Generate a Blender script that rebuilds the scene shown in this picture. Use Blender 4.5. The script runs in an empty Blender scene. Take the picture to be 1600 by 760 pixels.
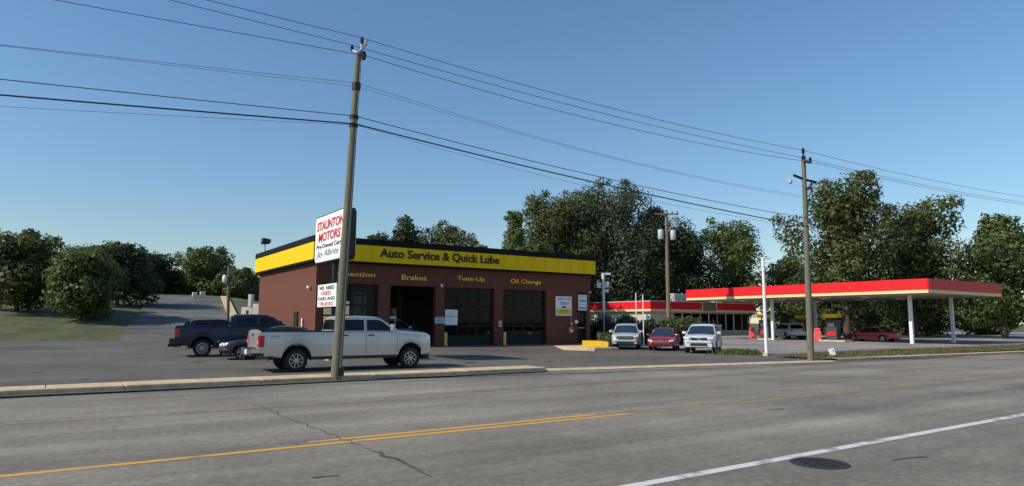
import bpy, bmesh, math, random
import numpy as np
from mathutils import Vector, Matrix
R = math.radians
scene = bpy.context.scene
C = scene.collection

# ------------------------------------------------------------------ camera
cam_data = bpy.data.cameras.new("camera")
cam = bpy.data.objects.new("camera", cam_data); C.objects.link(cam)
cam_data.sensor_fit = 'HORIZONTAL'; cam_data.sensor_width = 36.0
cam_data.lens = 1047.47 * 36.0 / 1600.0
cam_data.clip_start = 0.1; cam_data.clip_end = 3000
def set_camera():
    pi, ro, ya = 0.117234, 0.0035086, 0.5927384
    fh = Vector((math.sin(ya), math.cos(ya), 0)); r = Vector((math.cos(ya), -math.sin(ya), 0))
    f = fh * math.cos(pi) + Vector((0, 0, math.sin(pi))); u = -fh * math.sin(pi) + Vector((0, 0, math.cos(pi)))
    c, s = math.cos(ro), math.sin(ro)
    r2 = c * r + s * u; u2 = c * u - s * r
    m = Matrix((r2, u2, -f)).transposed().to_4x4()
    m.translation = Vector((0, 0, 1.6))
    cam.matrix_world = m
set_camera()
scene.camera = cam

# ------------------------------------------------------------------ sky, sun, exposure
SUN_EL, SUN_AZ = R(38), R(9)                     # the sun stands over -X, a little towards +Y
sun_dir = Vector((-math.cos(SUN_AZ) * math.cos(SUN_EL), math.sin(SUN_AZ) * math.cos(SUN_EL), math.sin(SUN_EL)))
world = bpy.data.worlds.new("World"); scene.world = world; world.use_nodes = True
wn = world.node_tree; bg = wn.nodes['Background']
sky = wn.nodes.new('ShaderNodeTexSky'); sky.sky_type = 'NISHITA'; sky.sun_disc = False
sky.sun_elevation = SUN_EL; sky.sun_rotation = math.atan2(sun_dir.x, sun_dir.y)
sky.altitude = 100; sky.air_density = 1.5; sky.dust_density = 0.0; sky.ozone_density = 8.0
wn.links.new(sky.outputs[0], bg.inputs[0]); bg.inputs[1].default_value = 0.124
sl = bpy.data.lights.new("sun", 'SUN'); sl.energy = 4.6; sl.angle = R(0.5); sl.color = (1.0, 0.92, 0.80)
sun = bpy.data.objects.new("sun", sl); C.objects.link(sun)
sun.rotation_euler = (-sun_dir).to_track_quat('-Z', 'Y').to_euler(); sun.location = sun_dir * 60
scene.view_settings.view_transform = 'Standard'; scene.view_settings.look = 'None'
scene.view_settings.exposure = 0.0; scene.view_settings.gamma = 1.0
scene.view_settings.use_curve_mapping = False

# ------------------------------------------------------------------ materials
M = {}
def pm(name, col, rough=0.6, metal=0.0, var=0.0, scale=4.0, bump=0.0, bscale=None, col2=None, spec=0.5, coat=0.0, emit=0.0, coords='Object', stretch=None):
    m = bpy.data.materials.new(name); m.use_nodes = True
    nt = m.node_tree; b = nt.nodes['Principled BSDF']
    b.inputs['Base Color'].default_value = (*col, 1); b.inputs['Roughness'].default_value = rough
    b.inputs['Metallic'].default_value = metal; b.inputs['Specular IOR Level'].default_value = spec
    b.inputs['Coat Weight'].default_value = coat; b.inputs['Coat Roughness'].default_value = 0.06
    if emit:
        b.inputs['Emission Color'].default_value = (*col, 1); b.inputs['Emission Strength'].default_value = emit
    if var or col2 or bump:
        tc = nt.nodes.new('ShaderNodeTexCoord'); vec = tc.outputs[coords]
        if stretch:
            mp = nt.nodes.new('ShaderNodeMapping'); mp.inputs['Scale'].default_value = stretch
            nt.links.new(vec, mp.inputs[0]); vec = mp.outputs[0]
    if var or col2:
        n = nt.nodes.new('ShaderNodeTexNoise'); n.inputs['Scale'].default_value = scale
        n.inputs['Detail'].default_value = 6; n.inputs['Roughness'].default_value = 0.65
        nt.links.new(vec, n.inputs['Vector'])
        rp = nt.nodes.new('ShaderNodeValToRGB')
        c2 = col2 if col2 else tuple(min(1, c * (1 + var)) for c in col)
        c1 = col if col2 else tuple(c * (1 - var) for c in col)
        rp.color_ramp.elements[0].position = 0.32; rp.color_ramp.elements[1].position = 0.68
        rp.color_ramp.elements[0].color = (*c1, 1); rp.color_ramp.elements[1].color = (*c2, 1)
        nt.links.new(n.outputs[0], rp.inputs[0]); nt.links.new(rp.outputs[0], b.inputs['Base Color'])
    if bump:
        n2 = nt.nodes.new('ShaderNodeTexNoise'); n2.inputs['Scale'].default_value = bscale or scale * 5
        n2.inputs['Detail'].default_value = 4; nt.links.new(vec, n2.inputs['Vector'])
        bp = nt.nodes.new('ShaderNodeBump'); bp.inputs['Strength'].default_value = bump; bp.inputs['Distance'].default_value = 0.02
        nt.links.new(n2.outputs[0], bp.inputs['Height']); nt.links.new(bp.outputs[0], b.inputs['Normal'])
    M[name] = m
    return m

def asphalt(name, base, patch, grain, lane=None, tracks=False):
    """aggregate speckle, broad tonal patches, streaks worn along the lanes"""
    m = bpy.data.materials.new(name); m.use_nodes = True; nt = m.node_tree; N = nt.nodes; L = nt.links
    b = N['Principled BSDF']; b.inputs['Roughness'].default_value = 0.85; b.inputs['Specular IOR Level'].default_value = 0.3
    tc = N.new('ShaderNodeTexCoord')
    def noise(scale, det, stretch=None):
        n = N.new('ShaderNodeTexNoise'); n.inputs['Scale'].default_value = scale; n.inputs['Detail'].default_value = det
        n.inputs['Roughness'].default_value = 0.7
        v = tc.outputs['Object']
        if stretch:
            mp = N.new('ShaderNodeMapping'); mp.inputs['Scale'].default_value = stretch; L.new(v, mp.inputs[0]); v = mp.outputs[0]
        L.new(v, n.inputs['Vector']); return n.outputs[0]
    def ramp(src, a, c, lo=.35, hi=.65):
        r = N.new('ShaderNodeValToRGB'); r.color_ramp.elements[0].position = lo; r.color_ramp.elements[1].position = hi
        r.color_ramp.elements[0].color = (a, a, a, 1); r.color_ramp.elements[1].color = (c, c, c, 1); L.new(src, r.inputs[0]); return r.outputs[0]
    def mul(a, c):
        x = N.new('ShaderNodeMix'); x.data_type = 'RGBA'; x.blend_type = 'MULTIPLY'; x.inputs[0].default_value = 1
        L.new(a, x.inputs[6]); L.new(c, x.inputs[7]); return x.outputs[2]
    rgb = N.new('ShaderNodeRGB'); rgb.outputs[0].default_value = (*base, 1)
    o = mul(rgb.outputs[0], ramp(noise(55, 3), 1 - grain, 1 + grain, .3, .7))
    o = mul(o, ramp(noise(9, 5), 1 - grain * .6, 1 + grain * .6))
    o = mul(o, ramp(noise(0.22, 4), 1 - patch, 1 + patch))
    if lane:
        o = mul(o, ramp(noise(0.9, 4, (0.06, 1, 1)), 1 - lane, 1 + lane))
    if tracks:                                   # wheel paths polished pale, oil drip dark between them, along each lane
        sx = N.new('ShaderNodeSeparateXYZ'); L.new(tc.outputs['Object'], sx.inputs[0])
        ad = N.new('ShaderNodeMath'); ad.operation = 'MULTIPLY_ADD'; ad.inputs[1].default_value = .55; L.new(noise(0.5, 3, (0.12, 1, 1)), ad.inputs[0]); L.new(sx.outputs[1], ad.inputs[2])
        mr = N.new('ShaderNodeMath'); mr.operation = 'DIVIDE'; mr.inputs[1].default_value = 20; L.new(ad.outputs[0], mr.inputs[0])
        r = N.new('ShaderNodeValToRGB'); e = r.color_ramp.elements; e[0].position = 0; e[1].position = 1
        e[0].color = e[1].color = (.95, .95, .95, 1)
        for y, v in ((4.8, .92), (5.6, .95), (6.3, 1.10), (7.1, .80), (7.9, 1.08), (8.8, .90), (10.2, 1.10), (11.2, .92), (12.1, 1.12), (13.3, .95), (14.6, 1.12), (15.5, .95), (16.4, 1.06), (17.4, .84)):
            q = e.new((y + .27) / 20); q.color = (v, v, v, 1)
        L.new(mr.outputs[0], r.inputs[0]); o = mul(o, r.outputs[0])
    L.new(o, b.inputs['Base Color'])
    bp = N.new('ShaderNodeBump'); bp.inputs['Strength'].default_value = 0.35; bp.inputs['Distance'].default_value = 0.01
    L.new(noise(70, 2), bp.inputs['Height']); L.new(bp.outputs[0], b.inputs['Normal'])
    M[name] = m; return m

def worn_paint(name, col, under, wear, scale):
    m = pm(name, col, 0.7, 0, var=0.0, col2=under, scale=scale, bump=0.1, bscale=60)
    for n in m.node_tree.nodes:
        if n.type == 'VALTORGB':
            n.color_ramp.elements[0].position = wear; n.color_ramp.elements[1].position = wear + 0.14
    return m

def leaf_mat(name, c1, c2, c3):
    m = bpy.data.materials.new(name); m.use_nodes = True; nt = m.node_tree; N = nt.nodes; L = nt.links
    b = N['Principled BSDF']; out = N['Material Output']
    g = N.new('ShaderNodeNewGeometry'); rp = N.new('ShaderNodeValToRGB')
    rp.color_ramp.elements[0].color = (*c1, 1); rp.color_ramp.elements[1].color = (*c3, 1)
    e = rp.color_ramp.elements.new(0.5); e.color = (*c2, 1)
    L.new(g.outputs['Random Per Island'], rp.inputs[0]); L.new(rp.outputs[0], b.inputs['Base Color'])
    b.inputs['Roughness'].default_value = 0.6; b.inputs['Specular IOR Level'].default_value = 0.35
    t = N.new('ShaderNodeBsdfTranslucent'); L.new(rp.outputs[0], t.inputs[0])
    mx = N.new('ShaderNodeMixShader'); mx.inputs[0].default_value = 0.38
    L.new(b.outputs[0], mx.inputs[1]); L.new(t.outputs[0], mx.inputs[2]); L.new(mx.outputs[0], out.inputs[0])
    M[name] = m; return m

def pane_mat(name, tint, clear):
    """window glass: mirror reflection by Fresnel over tinted see-through"""
    m = bpy.data.materials.new(name); m.use_nodes = True; nt = m.node_tree; N = nt.nodes; L = nt.links
    out = N['Material Output']; N.remove(N['Principled BSDF'])
    tr = N.new('ShaderNodeBsdfTransparent'); tr.inputs[0].default_value = (*[c * clear for c in tint], 1)
    gl = N.new('ShaderNodeBsdfGlossy'); gl.inputs['Roughness'].default_value = 0.03
    fr = N.new('ShaderNodeFresnel'); fr.inputs[0].default_value = 1.22
    mx = N.new('ShaderNodeMixShader'); L.new(fr.outputs[0], mx.inputs[0]); L.new(tr.outputs[0], mx.inputs[1]); L.new(gl.outputs[0], mx.inputs[2])
    L.new(mx.outputs[0], out.inputs[0]); M[name] = m; return m

asphalt('road_asphalt', (0.212, 0.189, 0.150), 0.20, 0.34, 0.22, tracks=True)
asphalt('lot_asphalt', (0.118, 0.106, 0.087), 0.26, 0.22)
asphalt('street_asphalt', (0.125, 0.12, 0.108), 0.3, 0.2)
asphalt('forecourt', (0.26, 0.245, 0.22), 0.25, 0.2)
asphalt('crack_fill', (0.085, 0.078, 0.066), 0.2, 0.3)
asphalt('tar', (0.035, 0.034, 0.033), 0.15, 0.2)
pm('concrete', (0.54, 0.425, 0.27), 0.9, spec=.2, var=0.25, scale=2.2, bump=0.25, bscale=30)
pm('kerb_concrete', (0.50, 0.385, 0.24), 0.9, spec=.2, var=0.3, scale=3.0, bump=0.3, bscale=30)
pm('ground_grass', (0.075, 0.085, 0.03), 0.95, var=0.4, scale=0.7, bump=0.5, bscale=20)
pm('dry_verge', (0.16, 0.14, 0.065), 0.95, var=0.35, scale=1.2, bump=0.5, bscale=20)
worn_paint('yellow_line', (0.66, 0.34, 0.05), (0.33, 0.24, 0.13), 0.55, 1.6)
worn_paint('faded_yellow_line', (0.40, 0.25, 0.09), (0.22, 0.19, 0.145), 0.47, 2.0)
worn_paint('white_line', (0.62, 0.61, 0.57), (0.24, 0.23, 0.21), 0.52, 2.5)
pm('maroon_panel', (0.150, 0.061, 0.041), 0.8, spec=0.15, var=0.14, scale=1.4, bump=0.05, bscale=14, stretch=(1, 1, 0.25))
pm('maroon_trim', (0.10, 0.036, 0.026), 0.8, spec=0.15, var=0.1, scale=2)
pm('fascia_yellow', (0.84, 0.545, 0.002), 0.55, spec=0.2, var=0.10, scale=2.0, stretch=(2.5, 2.5, 0.35))
pm('fascia_black', (0.010, 0.010, 0.010), 0.7, spec=0.15, var=0.2, scale=2)
pm('roof_membrane', (0.25, 0.25, 0.25), 0.9, var=0.2, scale=0.6)
pm('letter_black', (0.008, 0.008, 0.008), 0.5)
pm('letter_gold', (1.0, 0.56, 0.05), 0.5)
pm('letter_red', (0.55, 0.02, 0.03), 0.5)
pm('letter_grey', (0.18, 0.18, 0.19), 0.5)
pm('letter_blue', (0.06, 0.18, 0.42), 0.5)
pm('letter_olive', (0.25, 0.26, 0.02), 0.5)
pm('sign_white', (0.82, 0.82, 0.78), 0.45, var=0.05, scale=3)
pm('sign_cabinet', (0.010, 0.010, 0.011), 0.45)
pm('sign_yellowgreen', (0.60, 0.55, 0.03), 0.5)
pm('pale_blue', (0.45, 0.60, 0.75), 0.5)
pm('steel_dark', (0.03, 0.03, 0.032), 0.5, metal=0.4)
pm('steel_grey', (0.33, 0.34, 0.35), 0.45, metal=0.6)
pm('white_metal', (0.78, 0.78, 0.76), 0.45, var=0.05, scale=5)
pm('bollard_yellow', (0.74, 0.52, 0.12), 0.55, var=0.1, scale=8)
pm('kerb_yellow', (0.70, 0.43, 0.015), 0.7, var=0.16, scale=5, bump=0.2)
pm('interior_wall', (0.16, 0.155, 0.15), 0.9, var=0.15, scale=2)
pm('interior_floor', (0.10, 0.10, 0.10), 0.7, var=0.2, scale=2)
pm('door_frame', (0.012, 0.012, 0.012), 0.6, spec=.25)
pm('cream_wall', (0.68, 0.62, 0.50), 0.85, var=0.1, scale=2)
pm('orange_box', (0.62, 0.30, 0.08), 0.6)
pm('gas_red', (0.70, 0.012, 0.018), 0.5, spec=.3, var=0.05, scale=1)
pm('gas_cream', (0.86, 0.60, 0.28), 0.5)
pm('canopy_under', (0.36, 0.32, 0.26), 0.7)
pm('brown_band', (0.22, 0.14, 0.09), 0.7)
pm('store_wall', (0.50, 0.46, 0.38), 0.8, var=0.1, scale=2)
pm('pump_grey', (0.05, 0.05, 0.055), 0.5)
pm('bin_red', (0.75, 0.10, 0.10), 0.55, var=0.08, scale=5)
pm('ac_grey', (0.50, 0.52, 0.52), 0.6, var=0.1, scale=6)
pm('pole_green_wood', (0.105, 0.105, 0.068), 0.9, col2=(0.20, 0.19, 0.13), scale=5, bump=0.5, bscale=22, stretch=(6, 6, 0.5))
pm('pole_brown_wood', (0.20, 0.135, 0.085), 0.9, var=0.25, scale=5, bump=0.4, bscale=20, stretch=(6, 6, 0.5))
pm('wire', (0.02, 0.021, 0.023), 0.6)
pm('thin_wire', (0.06, 0.065, 0.07), 0.6)
pm('porcelain', (0.42, 0.42, 0.40), 0.3)
pm('bark', (0.085, 0.065, 0.045), 0.95, var=0.3, scale=3, bump=0.6, bscale=12, stretch=(3, 3, 0.6))
leaf_mat('leaf_dark', (0.034, 0.052, 0.020), (0.060, 0.086, 0.030), (0.105, 0.128, 0.045))
leaf_mat('leaf_mid', (0.060, 0.094, 0.024), (0.10, 0.145, 0.036), (0.155, 0.19, 0.05))
leaf_mat('leaf_olive', (0.060, 0.082, 0.024), (0.10, 0.125, 0.034), (0.155, 0.165, 0.05))
leaf_mat('leaf_silver', (0.050, 0.070, 0.034), (0.090, 0.116, 0.056), (0.16, 0.18, 0.10))
leaf_mat('leaf_light', (0.085, 0.125, 0.034), (0.13, 0.175, 0.045), (0.19, 0.22, 0.065))
leaf_mat('blade', (0.08, 0.085, 0.025), (0.17, 0.14, 0.06), (0.28, 0.22, 0.11))
pm('tyre', (0.014, 0.014, 0.015), 0.85, var=0.2, scale=12)
pm('under_black', (0.008, 0.008, 0.008), 0.9)
pm('plastic_black', (0.014, 0.014, 0.015), 0.55)
pm('alloy', (0.40, 0.40, 0.40), 0.35, metal=0.7)
pm('chrome', (0.70, 0.71, 0.72), 0.14, metal=1.0)
pm('tail_red', (0.50, 0.008, 0.012), 0.2, coat=0.6)
pm('lamp_clear', (0.72, 0.74, 0.76), 0.12, coat=0.8)
pm('amber', (0.75, 0.25, 0.02), 0.25)
pm('plate', (0.72, 0.73, 0.74), 0.5)
pm('car_glass', (0.006, 0.007, 0.009), 0.05, spec=0.35)
pm('screen_glass', (0.020, 0.034, 0.050), 0.05, spec=0.7)
pm('sticker_green', (0.42, 0.62, 0.36), 0.5)
pane_mat('shop_pane', (0.72, 0.76, 0.78), 0.75)
def paint(name, col, metal=0.0, rough=0.35, dirt=0.06):
    pm(name, col, rough, metal, var=dirt, scale=1.6, coat=0.8 if max(col) > .1 else .35, spec=.5 if max(col) > .1 else .3)
paint('silver_paint', (0.475, 0.475, 0.465), 0.45, 0.28)
paint('navy_paint', (0.008, 0.014, 0.034), 0.2, 0.3)
paint('charcoal_paint', (0.018, 0.022, 0.024), 0.3, 0.3)
paint('red_paint', (0.26, 0.010, 0.024), 0.15, 0.3)
paint('palegrey_paint', (0.50, 0.52, 0.52), 0.25, 0.3)
paint('white_paint', (0.66, 0.67, 0.69), 0.15, 0.32)
paint('black_paint', (0.010, 0.010, 0.012), 0.2, 0.3)

# ------------------------------------------------------------------ mesh helpers
class MB:
    def __init__(s): s.v = []; s.f = []
    def add(s, vs, fs):
        o = len(s.v); s.v += [tuple(v) for v in vs]; s.f += [tuple(i + o for i in f) for f in fs]; return s
    def box(s, x0, x1, y0, y1, z0, z1):
        return s.add([(x0, y0, z0), (x1, y0, z0), (x1, y1, z0), (x0, y1, z0), (x0, y0, z1), (x1, y0, z1), (x1, y1, z1), (x0, y1, z1)],
                     [(3, 2, 1, 0), (4, 5, 6, 7), (0, 1, 5, 4), (1, 2, 6, 5), (2, 3, 7, 6), (3, 0, 4, 7)])
    def prism(s, poly, a, b, axis='y'):
        """polygon (u,v) extruded from a to b along axis; u,v are the other two axes in order"""
        n = len(poly)
        def P(u, v, w): return {'x': (w, u, v), 'y': (u, w, v), 'z': (u, v, w)}[axis]
        vs = [P(u, v, a) for u, v in poly] + [P(u, v, b) for u, v in poly]
        fs = [tuple(range(n))[::-1], tuple(range(n, 2 * n))] + [(i, (i + 1) % n, n + (i + 1) % n, n + i) for i in range(n)]
        return s.add(vs, fs)
    def tube(s, pts, rad, n=8, cap=True):
        pts = [Vector(p) for p in pts]; k = len(pts)
        rad = list(rad) if hasattr(rad, '__len__') else [rad] * k
        o = len(s.v); ref = None
        for i, p in enumerate(pts):
            d = (pts[min(i + 1, k - 1)] - pts[max(i - 1, 0)]).normalized()
            if ref is None: ref = Vector((0, 0, 1)) if abs(d.z) < .9 else Vector((1, 0, 0))
            a = d.cross(ref).normalized(); b = d.cross(a).normalized(); 
            for j in range(n):
                t = 2 * math.pi * j / n; q = p + (a * math.cos(t) + b * math.sin(t)) * rad[i]; s.v.append(tuple(q))
        for i in range(k - 1):
            for j in range(n):
                s.f.append((o + i * n + j, o + i * n + (j + 1) % n, o + (i + 1) * n + (j + 1) % n, o + (i + 1) * n + j))
        if cap:
            s.f.append(tuple(o + j for j in range(n))[::-1]); s.f.append(tuple(o + (k - 1) * n + j for j in range(n)))
        return s
    def lathe(s, prof, n=24, axis='y', c=(0, 0, 0), cap=True):
        """profile (radius, offset along axis), closed"""
        o = len(s.v); k = len(prof)
        for r, h in prof:
            for j in range(n):
                t = 2 * math.pi * j / n; u, w = r * math.cos(t), r * math.sin(t)
                p = {'y': (u, h, w), 'z': (u, w, h), 'x': (h, u, w)}[axis]
                s.v.append((p[0] + c[0], p[1] + c[1], p[2] + c[2]))
        for i in range(k - 1):
            for j in range(n):
                s.f.append((o + i * n + j, o + i * n + (j + 1) % n, o + (i + 1) * n + (j + 1) % n, o + (i + 1) * n + j))
        if cap: s.f.append(tuple(o + j for j in range(n))[::-1]); s.f.append(tuple(o + (k - 1) * n + j for j in range(n)))
        return s
    def mesh(s, name, smooth=None, bevel=0, seg=2):
        me = bpy.data.meshes.new(name); me.from_pydata(s.v, [], s.f)
        bm = bmesh.new(); bm.from_mesh(me); bmesh.ops.recalc_face_normals(bm, faces=bm.faces[:])
        if bevel: bmesh.ops.bevel(bm, geom=bm.edges[:], offset=bevel, segments=seg, affect='EDGES', profile=0.5, clamp_overlap=True)
        bm.to_mesh(me); bm.free()
        if smooth is not None:
            me.polygons.foreach_set('use_smooth', [True] * len(me.polygons)); me.set_sharp_from_angle(angle=R(smooth))
        me.update(); return me

def ob(name, me, mat=None, parent=None, loc=None, rot=None):
    if isinstance(me, MB): me = me.mesh(name)
    o = bpy.data.objects.new(name, me); C.objects.link(o)
    if mat is not None and not me.materials: me.materials.append(M[mat] if isinstance(mat, str) else mat)
    if parent: o.parent = parent
    if loc is not None: o.location = loc
    if rot is not None: o.rotation_euler = rot
    return o
def tag(o, label=None, cat=None, group=None, kind=None):
    if label: o['label'] = label
    if cat: o['category'] = cat
    if group: o['group'] = group
    if kind: o['kind'] = kind
    return o
def thing(name, label, cat, loc=(0, 0, 0), rz=0, group=None):
    o = bpy.data.objects.new(name, None); C.objects.link(o); o.location = loc; o.rotation_euler = (0, 0, rz)
    o.empty_display_size = 0.3
    return tag(o, label, cat, group)
def box(name, x0, x1, y0, y1, z0, z1, mat, parent=None, bevel=0):
    return ob(name, MB().box(x0, x1, y0, y1, z0, z1).mesh(name, None, bevel), mat, parent)
def copy_tree(o, parent=None):
    c = o.copy(); C.objects.link(c); c.parent = parent
    for ch in list(o.children): copy_tree(ch, c)
    return c
def text(name, s, w, h, origin, right, mat, parent, depth=0.02, fat=0.0, shear=0.0, up=(0, 0, 1)):
    """raised lettering: cap-to-baseline box of w x h, lower left at origin, running along 'right'"""
    cu = bpy.data.curves.new(name, 'FONT'); cu.body = s; cu.size = 1; cu.extrude = 0.02; cu.offset = fat; cu.shear = shear; cu.resolution_u = 3
    t = bpy.data.objects.new(name, cu); C.objects.link(t)
    me = bpy.data.meshes.new_from_object(t); bpy.data.objects.remove(t); bpy.data.curves.remove(cu)
    co = np.zeros(len(me.vertices) * 3); me.vertices.foreach_get('co', co); co = co.reshape(-1, 3)
    mn, mx = co.min(0), co.max(0)
    u = (co[:, 0] - mn[0]) / (mx[0] - mn[0]) * w; v = (co[:, 1] - mn[1]) / (mx[1] - mn[1]) * h; d = (co[:, 2] - mn[2]) / (mx[2] - mn[2]) * depth
    r = np.array(right, float); upv = np.array(up, float); nrm = np.cross(r, upv)
    P = np.array(origin, float) + u[:, None] * r + v[:, None] * upv + d[:, None] * nrm
    me.vertices.foreach_set('co', P.ravel()); me.update(); me.name = name; me.materials.clear()
    return ob(name, me, mat, parent)

# ------------------------------------------------------------------ the setting
def sm(t): t = max(0., min(1., t)); return t * t * (3 - 2 * t)
def lotz(x, y):
    a = 0.10 + 0.0102 * (y - 19)
    b = 0.02 + sm((y - 29.8) / 3.5) * 0.23 * (1 - sm((x - 27.5) / 2.5))
    t = sm((x - 14) / 8.0)
    return a * (1 - t) + b * t
def grid(name, xs, ys, zf, mat):
    vs = [(x, y, zf(x, y)) for y in ys for x in xs]; n = len(xs)
    fs = [(j * n + i, j * n + i + 1, (j + 1) * n + i + 1, (j + 1) * n + i) for j in range(len(ys) - 1) for i in range(n - 1)]
    me = bpy.data.meshes.new(name); me.from_pydata(vs, [], fs); me.polygons.foreach_set('use_smooth', [True] * len(fs))
    return ob(name, me, mat)
def lin(a, b, n): return [a + (b - a) * i / (n - 1) for i in range(n)]
def hillz(x, y):
    h = 0.0
    if y > 47: h += 0.115 * (y - 47) * sm((y - 47) / 10) if y < 85 else 0.115 * 38 + 0.05 * (min(y, 160) - 85)
    h *= 1 - sm((x - 16 - 0.05 * (y - 47)) / 14)
    return h
def base_z(x, y): return -0.10 + hillz(x, y)
g = grid('ground', [-1500, -400, -150] + lin(-80, 100, 91) + [150, 400, 1500], [-1500, -400, -100, -30, 0, 20, 40] + lin(46, 130, 57) + [160, 400, 1500], base_z, 'ground_grass')
tag(g, kind='structure')

# kerb line: straight, then the driveway pulls it towards the road
def kerb_y(x):
    return 17.86 if x < 13.4 else 17.86 - 1.95 * (x - 13.4) / 13.7 if x < 27.1 else 15.91 - 0.06 * (x - 27.1)
KX = lin(-60, 13.4, 16) + lin(14.5, 27.1, 8) + lin(32, 140, 12)
vs = []; fs = []
for x in KX: vs += [(x, -6.0, 0.0), (x, kerb_y(x) + .02, 0.0)]
for i in range(len(KX) - 1): fs.append((2 * i, 2 * i + 2, 2 * i + 3, 2 * i + 1))
me = bpy.data.meshes.new('road'); me.from_pydata(vs, [], fs)
road = tag(ob('road', me, 'road_asphalt'), kind='structure')
def strip(name, y0, y1, mat, xa=-60, xb=140, z=0.004):
    return ob(name, MB().box(xa, xb, y0, y1, z - 0.003, z), mat, road)
strip('centre_line', 8.80, 8.92, 'yellow_line', -60, 8.4)
strip('centre_line', 8.81, 8.91, 'faded_yellow_line', 8.4, 140)
strip('centre_line', 9.05, 9.17, 'yellow_line', 2.9, 7.9)
strip('centre_line', 9.07, 9.15, 'faded_yellow_line', 7.9, 140)
strip('lane_line', 13.14, 13.25, 'faded_yellow_line')
strip('edge_line', 4.93, 5.07, 'white_line')
# cracks and tar seams wandering across the lanes
def crack(pts, w, seed):
    rnd = random.Random(seed); P = []
    for (x0, y0), (x1, y1) in zip(pts, pts[1:]):
        n = max(2, int(math.hypot(x1 - x0, y1 - y0) / 0.18))
        for i in range(n):
            t = i / n; P.append((x0 + (x1 - x0) * t + rnd.uniform(-.05, .05), y0 + (y1 - y0) * t + rnd.uniform(-.05, .05)))
    P.append(pts[-1]); vs = []; fs = []
    for i, p in enumerate(P):
        q = P[min(i + 1, len(P) - 1)]; o = P[max(i - 1, 0)]; d = Vector((q[0] - o[0], q[1] - o[1])).normalized(); ww = w * rnd.uniform(.35, 1.1)
        vs += [(p[0] - d.y * ww, p[1] + d.x * ww, .0062), (p[0] + d.y * ww, p[1] - d.x * ww, .0062)]
    for i in range(len(P) - 1): fs.append((2 * i, 2 * i + 1, 2 * i + 3, 2 * i + 2))
    me = bpy.data.meshes.new('crack'); me.from_pydata(vs, [], fs); return ob('crack', me, 'crack_fill', road)
crack([(3.27, 14.4), (3.3, 12.34), (3.29, 10.83), (3.36, 8.89), (3.37, 7.93)], .010, 1)
crack([(3.37, 7.93), (3.38, 7.3), (3.33, 6.45)], .030, 2)
crack([(2.3, 7.05), (2.55, 7.0)], .035, 3)
crack([(11.0, 7.9), (11.4, 7.8)], .03, 4); crack([(8.2, 4.2), (8.8, 4.1)], .02, 5)
crack([(-7, 12.5), (-5.6, 11.2), (-5.1, 9.5)], .03, 6); crack([(17, 13.9), (19, 12.6), (19.5, 11.1)], .02, 7)
# manhole cover: ring, raised lid with ribs
mh = thing('manhole_cover', 'round dark iron manhole cover in the asphalt beside the white edge line', 'manhole', (7.36, 4.60, 0.003)); mh.scale = (.80, .80, 1)
pm('iron', (0.045, 0.043, 0.040), 0.65, metal=0.4, var=0.3, scale=10)
ob('ring', MB().lathe([(.40, 0), (.40, .006), (.33, .006), (.33, .0)], 32, 'z').mesh('ring'), 'iron', mh)
ob('lid', MB().lathe([(.32, 0), (.32, .004), (.02, .004)], 32, 'z').mesh('lid'), 'tar', mh)
for i in range(7):
    y = -.24 + .08 * i; w = math.sqrt(.30 ** 2 - y * y)
    box('rib', -w, w, y - .016, y + .016, .004, .010, 'iron', mh)

# sidewalk with kerb stones and slabs (left part), dropped apron along the driveway
sw = ob('sidewalk', MB().box(-60, 13.3, 17.88, 18.95, -0.08, 0.09), 'kerb_concrete'); tag(sw, kind='structure')
kb = MB().box(0, 2.97, 17.84, 18.06, -0.02, 0.13).mesh('kerb_stone', None, .02)
sb = MB().box(0, 1.478, 18.075, 19.0, 0.0, 0.125).mesh('paving_slab', None, .008)
for i in range(10): ob('kerb_stone', kb, 'kerb_concrete', sw, loc=(-16.6 + 3 * i, 0, random.Random(i).uniform(-.006, .006)))
for i in range(20): ob('paving_slab', sb, 'concrete', sw, loc=(-16.6 + 1.5 * i, 0, random.Random(i + 50).uniform(-.006, .006)))
ap = MB()
AX = lin(13.4, 27.1, 12)
vs = []; fs = []
for x in AX: vs += [(x, kerb_y(x) - .02, .012), (x, kerb_y(x) + .10, .040), (x, kerb_y(x) + .55, .048), (x, kerb_y(x) + .62, -.05)]
for i in range(11):
    for j in range(3): fs.append((4 * i + j, 4 * i + 4 + j, 4 * i + 5 + j, 4 * i + 1 + j))
me = bpy.data.meshes.new('driveway_apron'); me.from_pydata(vs, [], fs); tag(ob('driveway_apron', me, 'concrete'), kind='structure')
k2 = MB()
for a, b in zip(KX[-13:-1], KX[-12:]):
    k2.add([(a, kerb_y(a), -.02), (a, kerb_y(a), .11), (a, kerb_y(a) + .5, .12), (b, kerb_y(b), -.02), (b, kerb_y(b), .11), (b, kerb_y(b) + .5, .12)], [(0, 3, 4, 1), (1, 4, 5, 2)])
tag(ob('kerb', k2, 'kerb_concrete'), kind='structure')

# grit and dead leaves gathered in the gutter
rg = random.Random(21); gm = MB()
for _ in range(2600):
    x = rg.uniform(-6, 40); d = abs(rg.gauss(0, .14)); y = kerb_y(x) - .03 - d; s_ = rg.uniform(.006, .022) * (1.6 if rg.random() < .08 else 1)
    a_ = rg.uniform(0, 6.3); c_, n_ = math.cos(a_) * s_, math.sin(a_) * s_
    gm.add([(x + c_, y + n_, .001), (x - n_, y + c_, .001), (x - c_, y - n_, .001), (x, y, .001 + s_ * .8)], [(0, 1, 3), (1, 2, 3), (2, 0, 3)])
pm('grit', (0.16, 0.12, 0.075), 0.9, var=.4, scale=3)
tag(ob('gutter_grit', gm, 'grit'), 'loose grit and leaf litter along the kerb', 'grit', kind='stuff')
# oil drips and old stains on the lot
pm('oil_stain', (0.045, 0.042, 0.038), 0.55, var=.25, scale=6)
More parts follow.
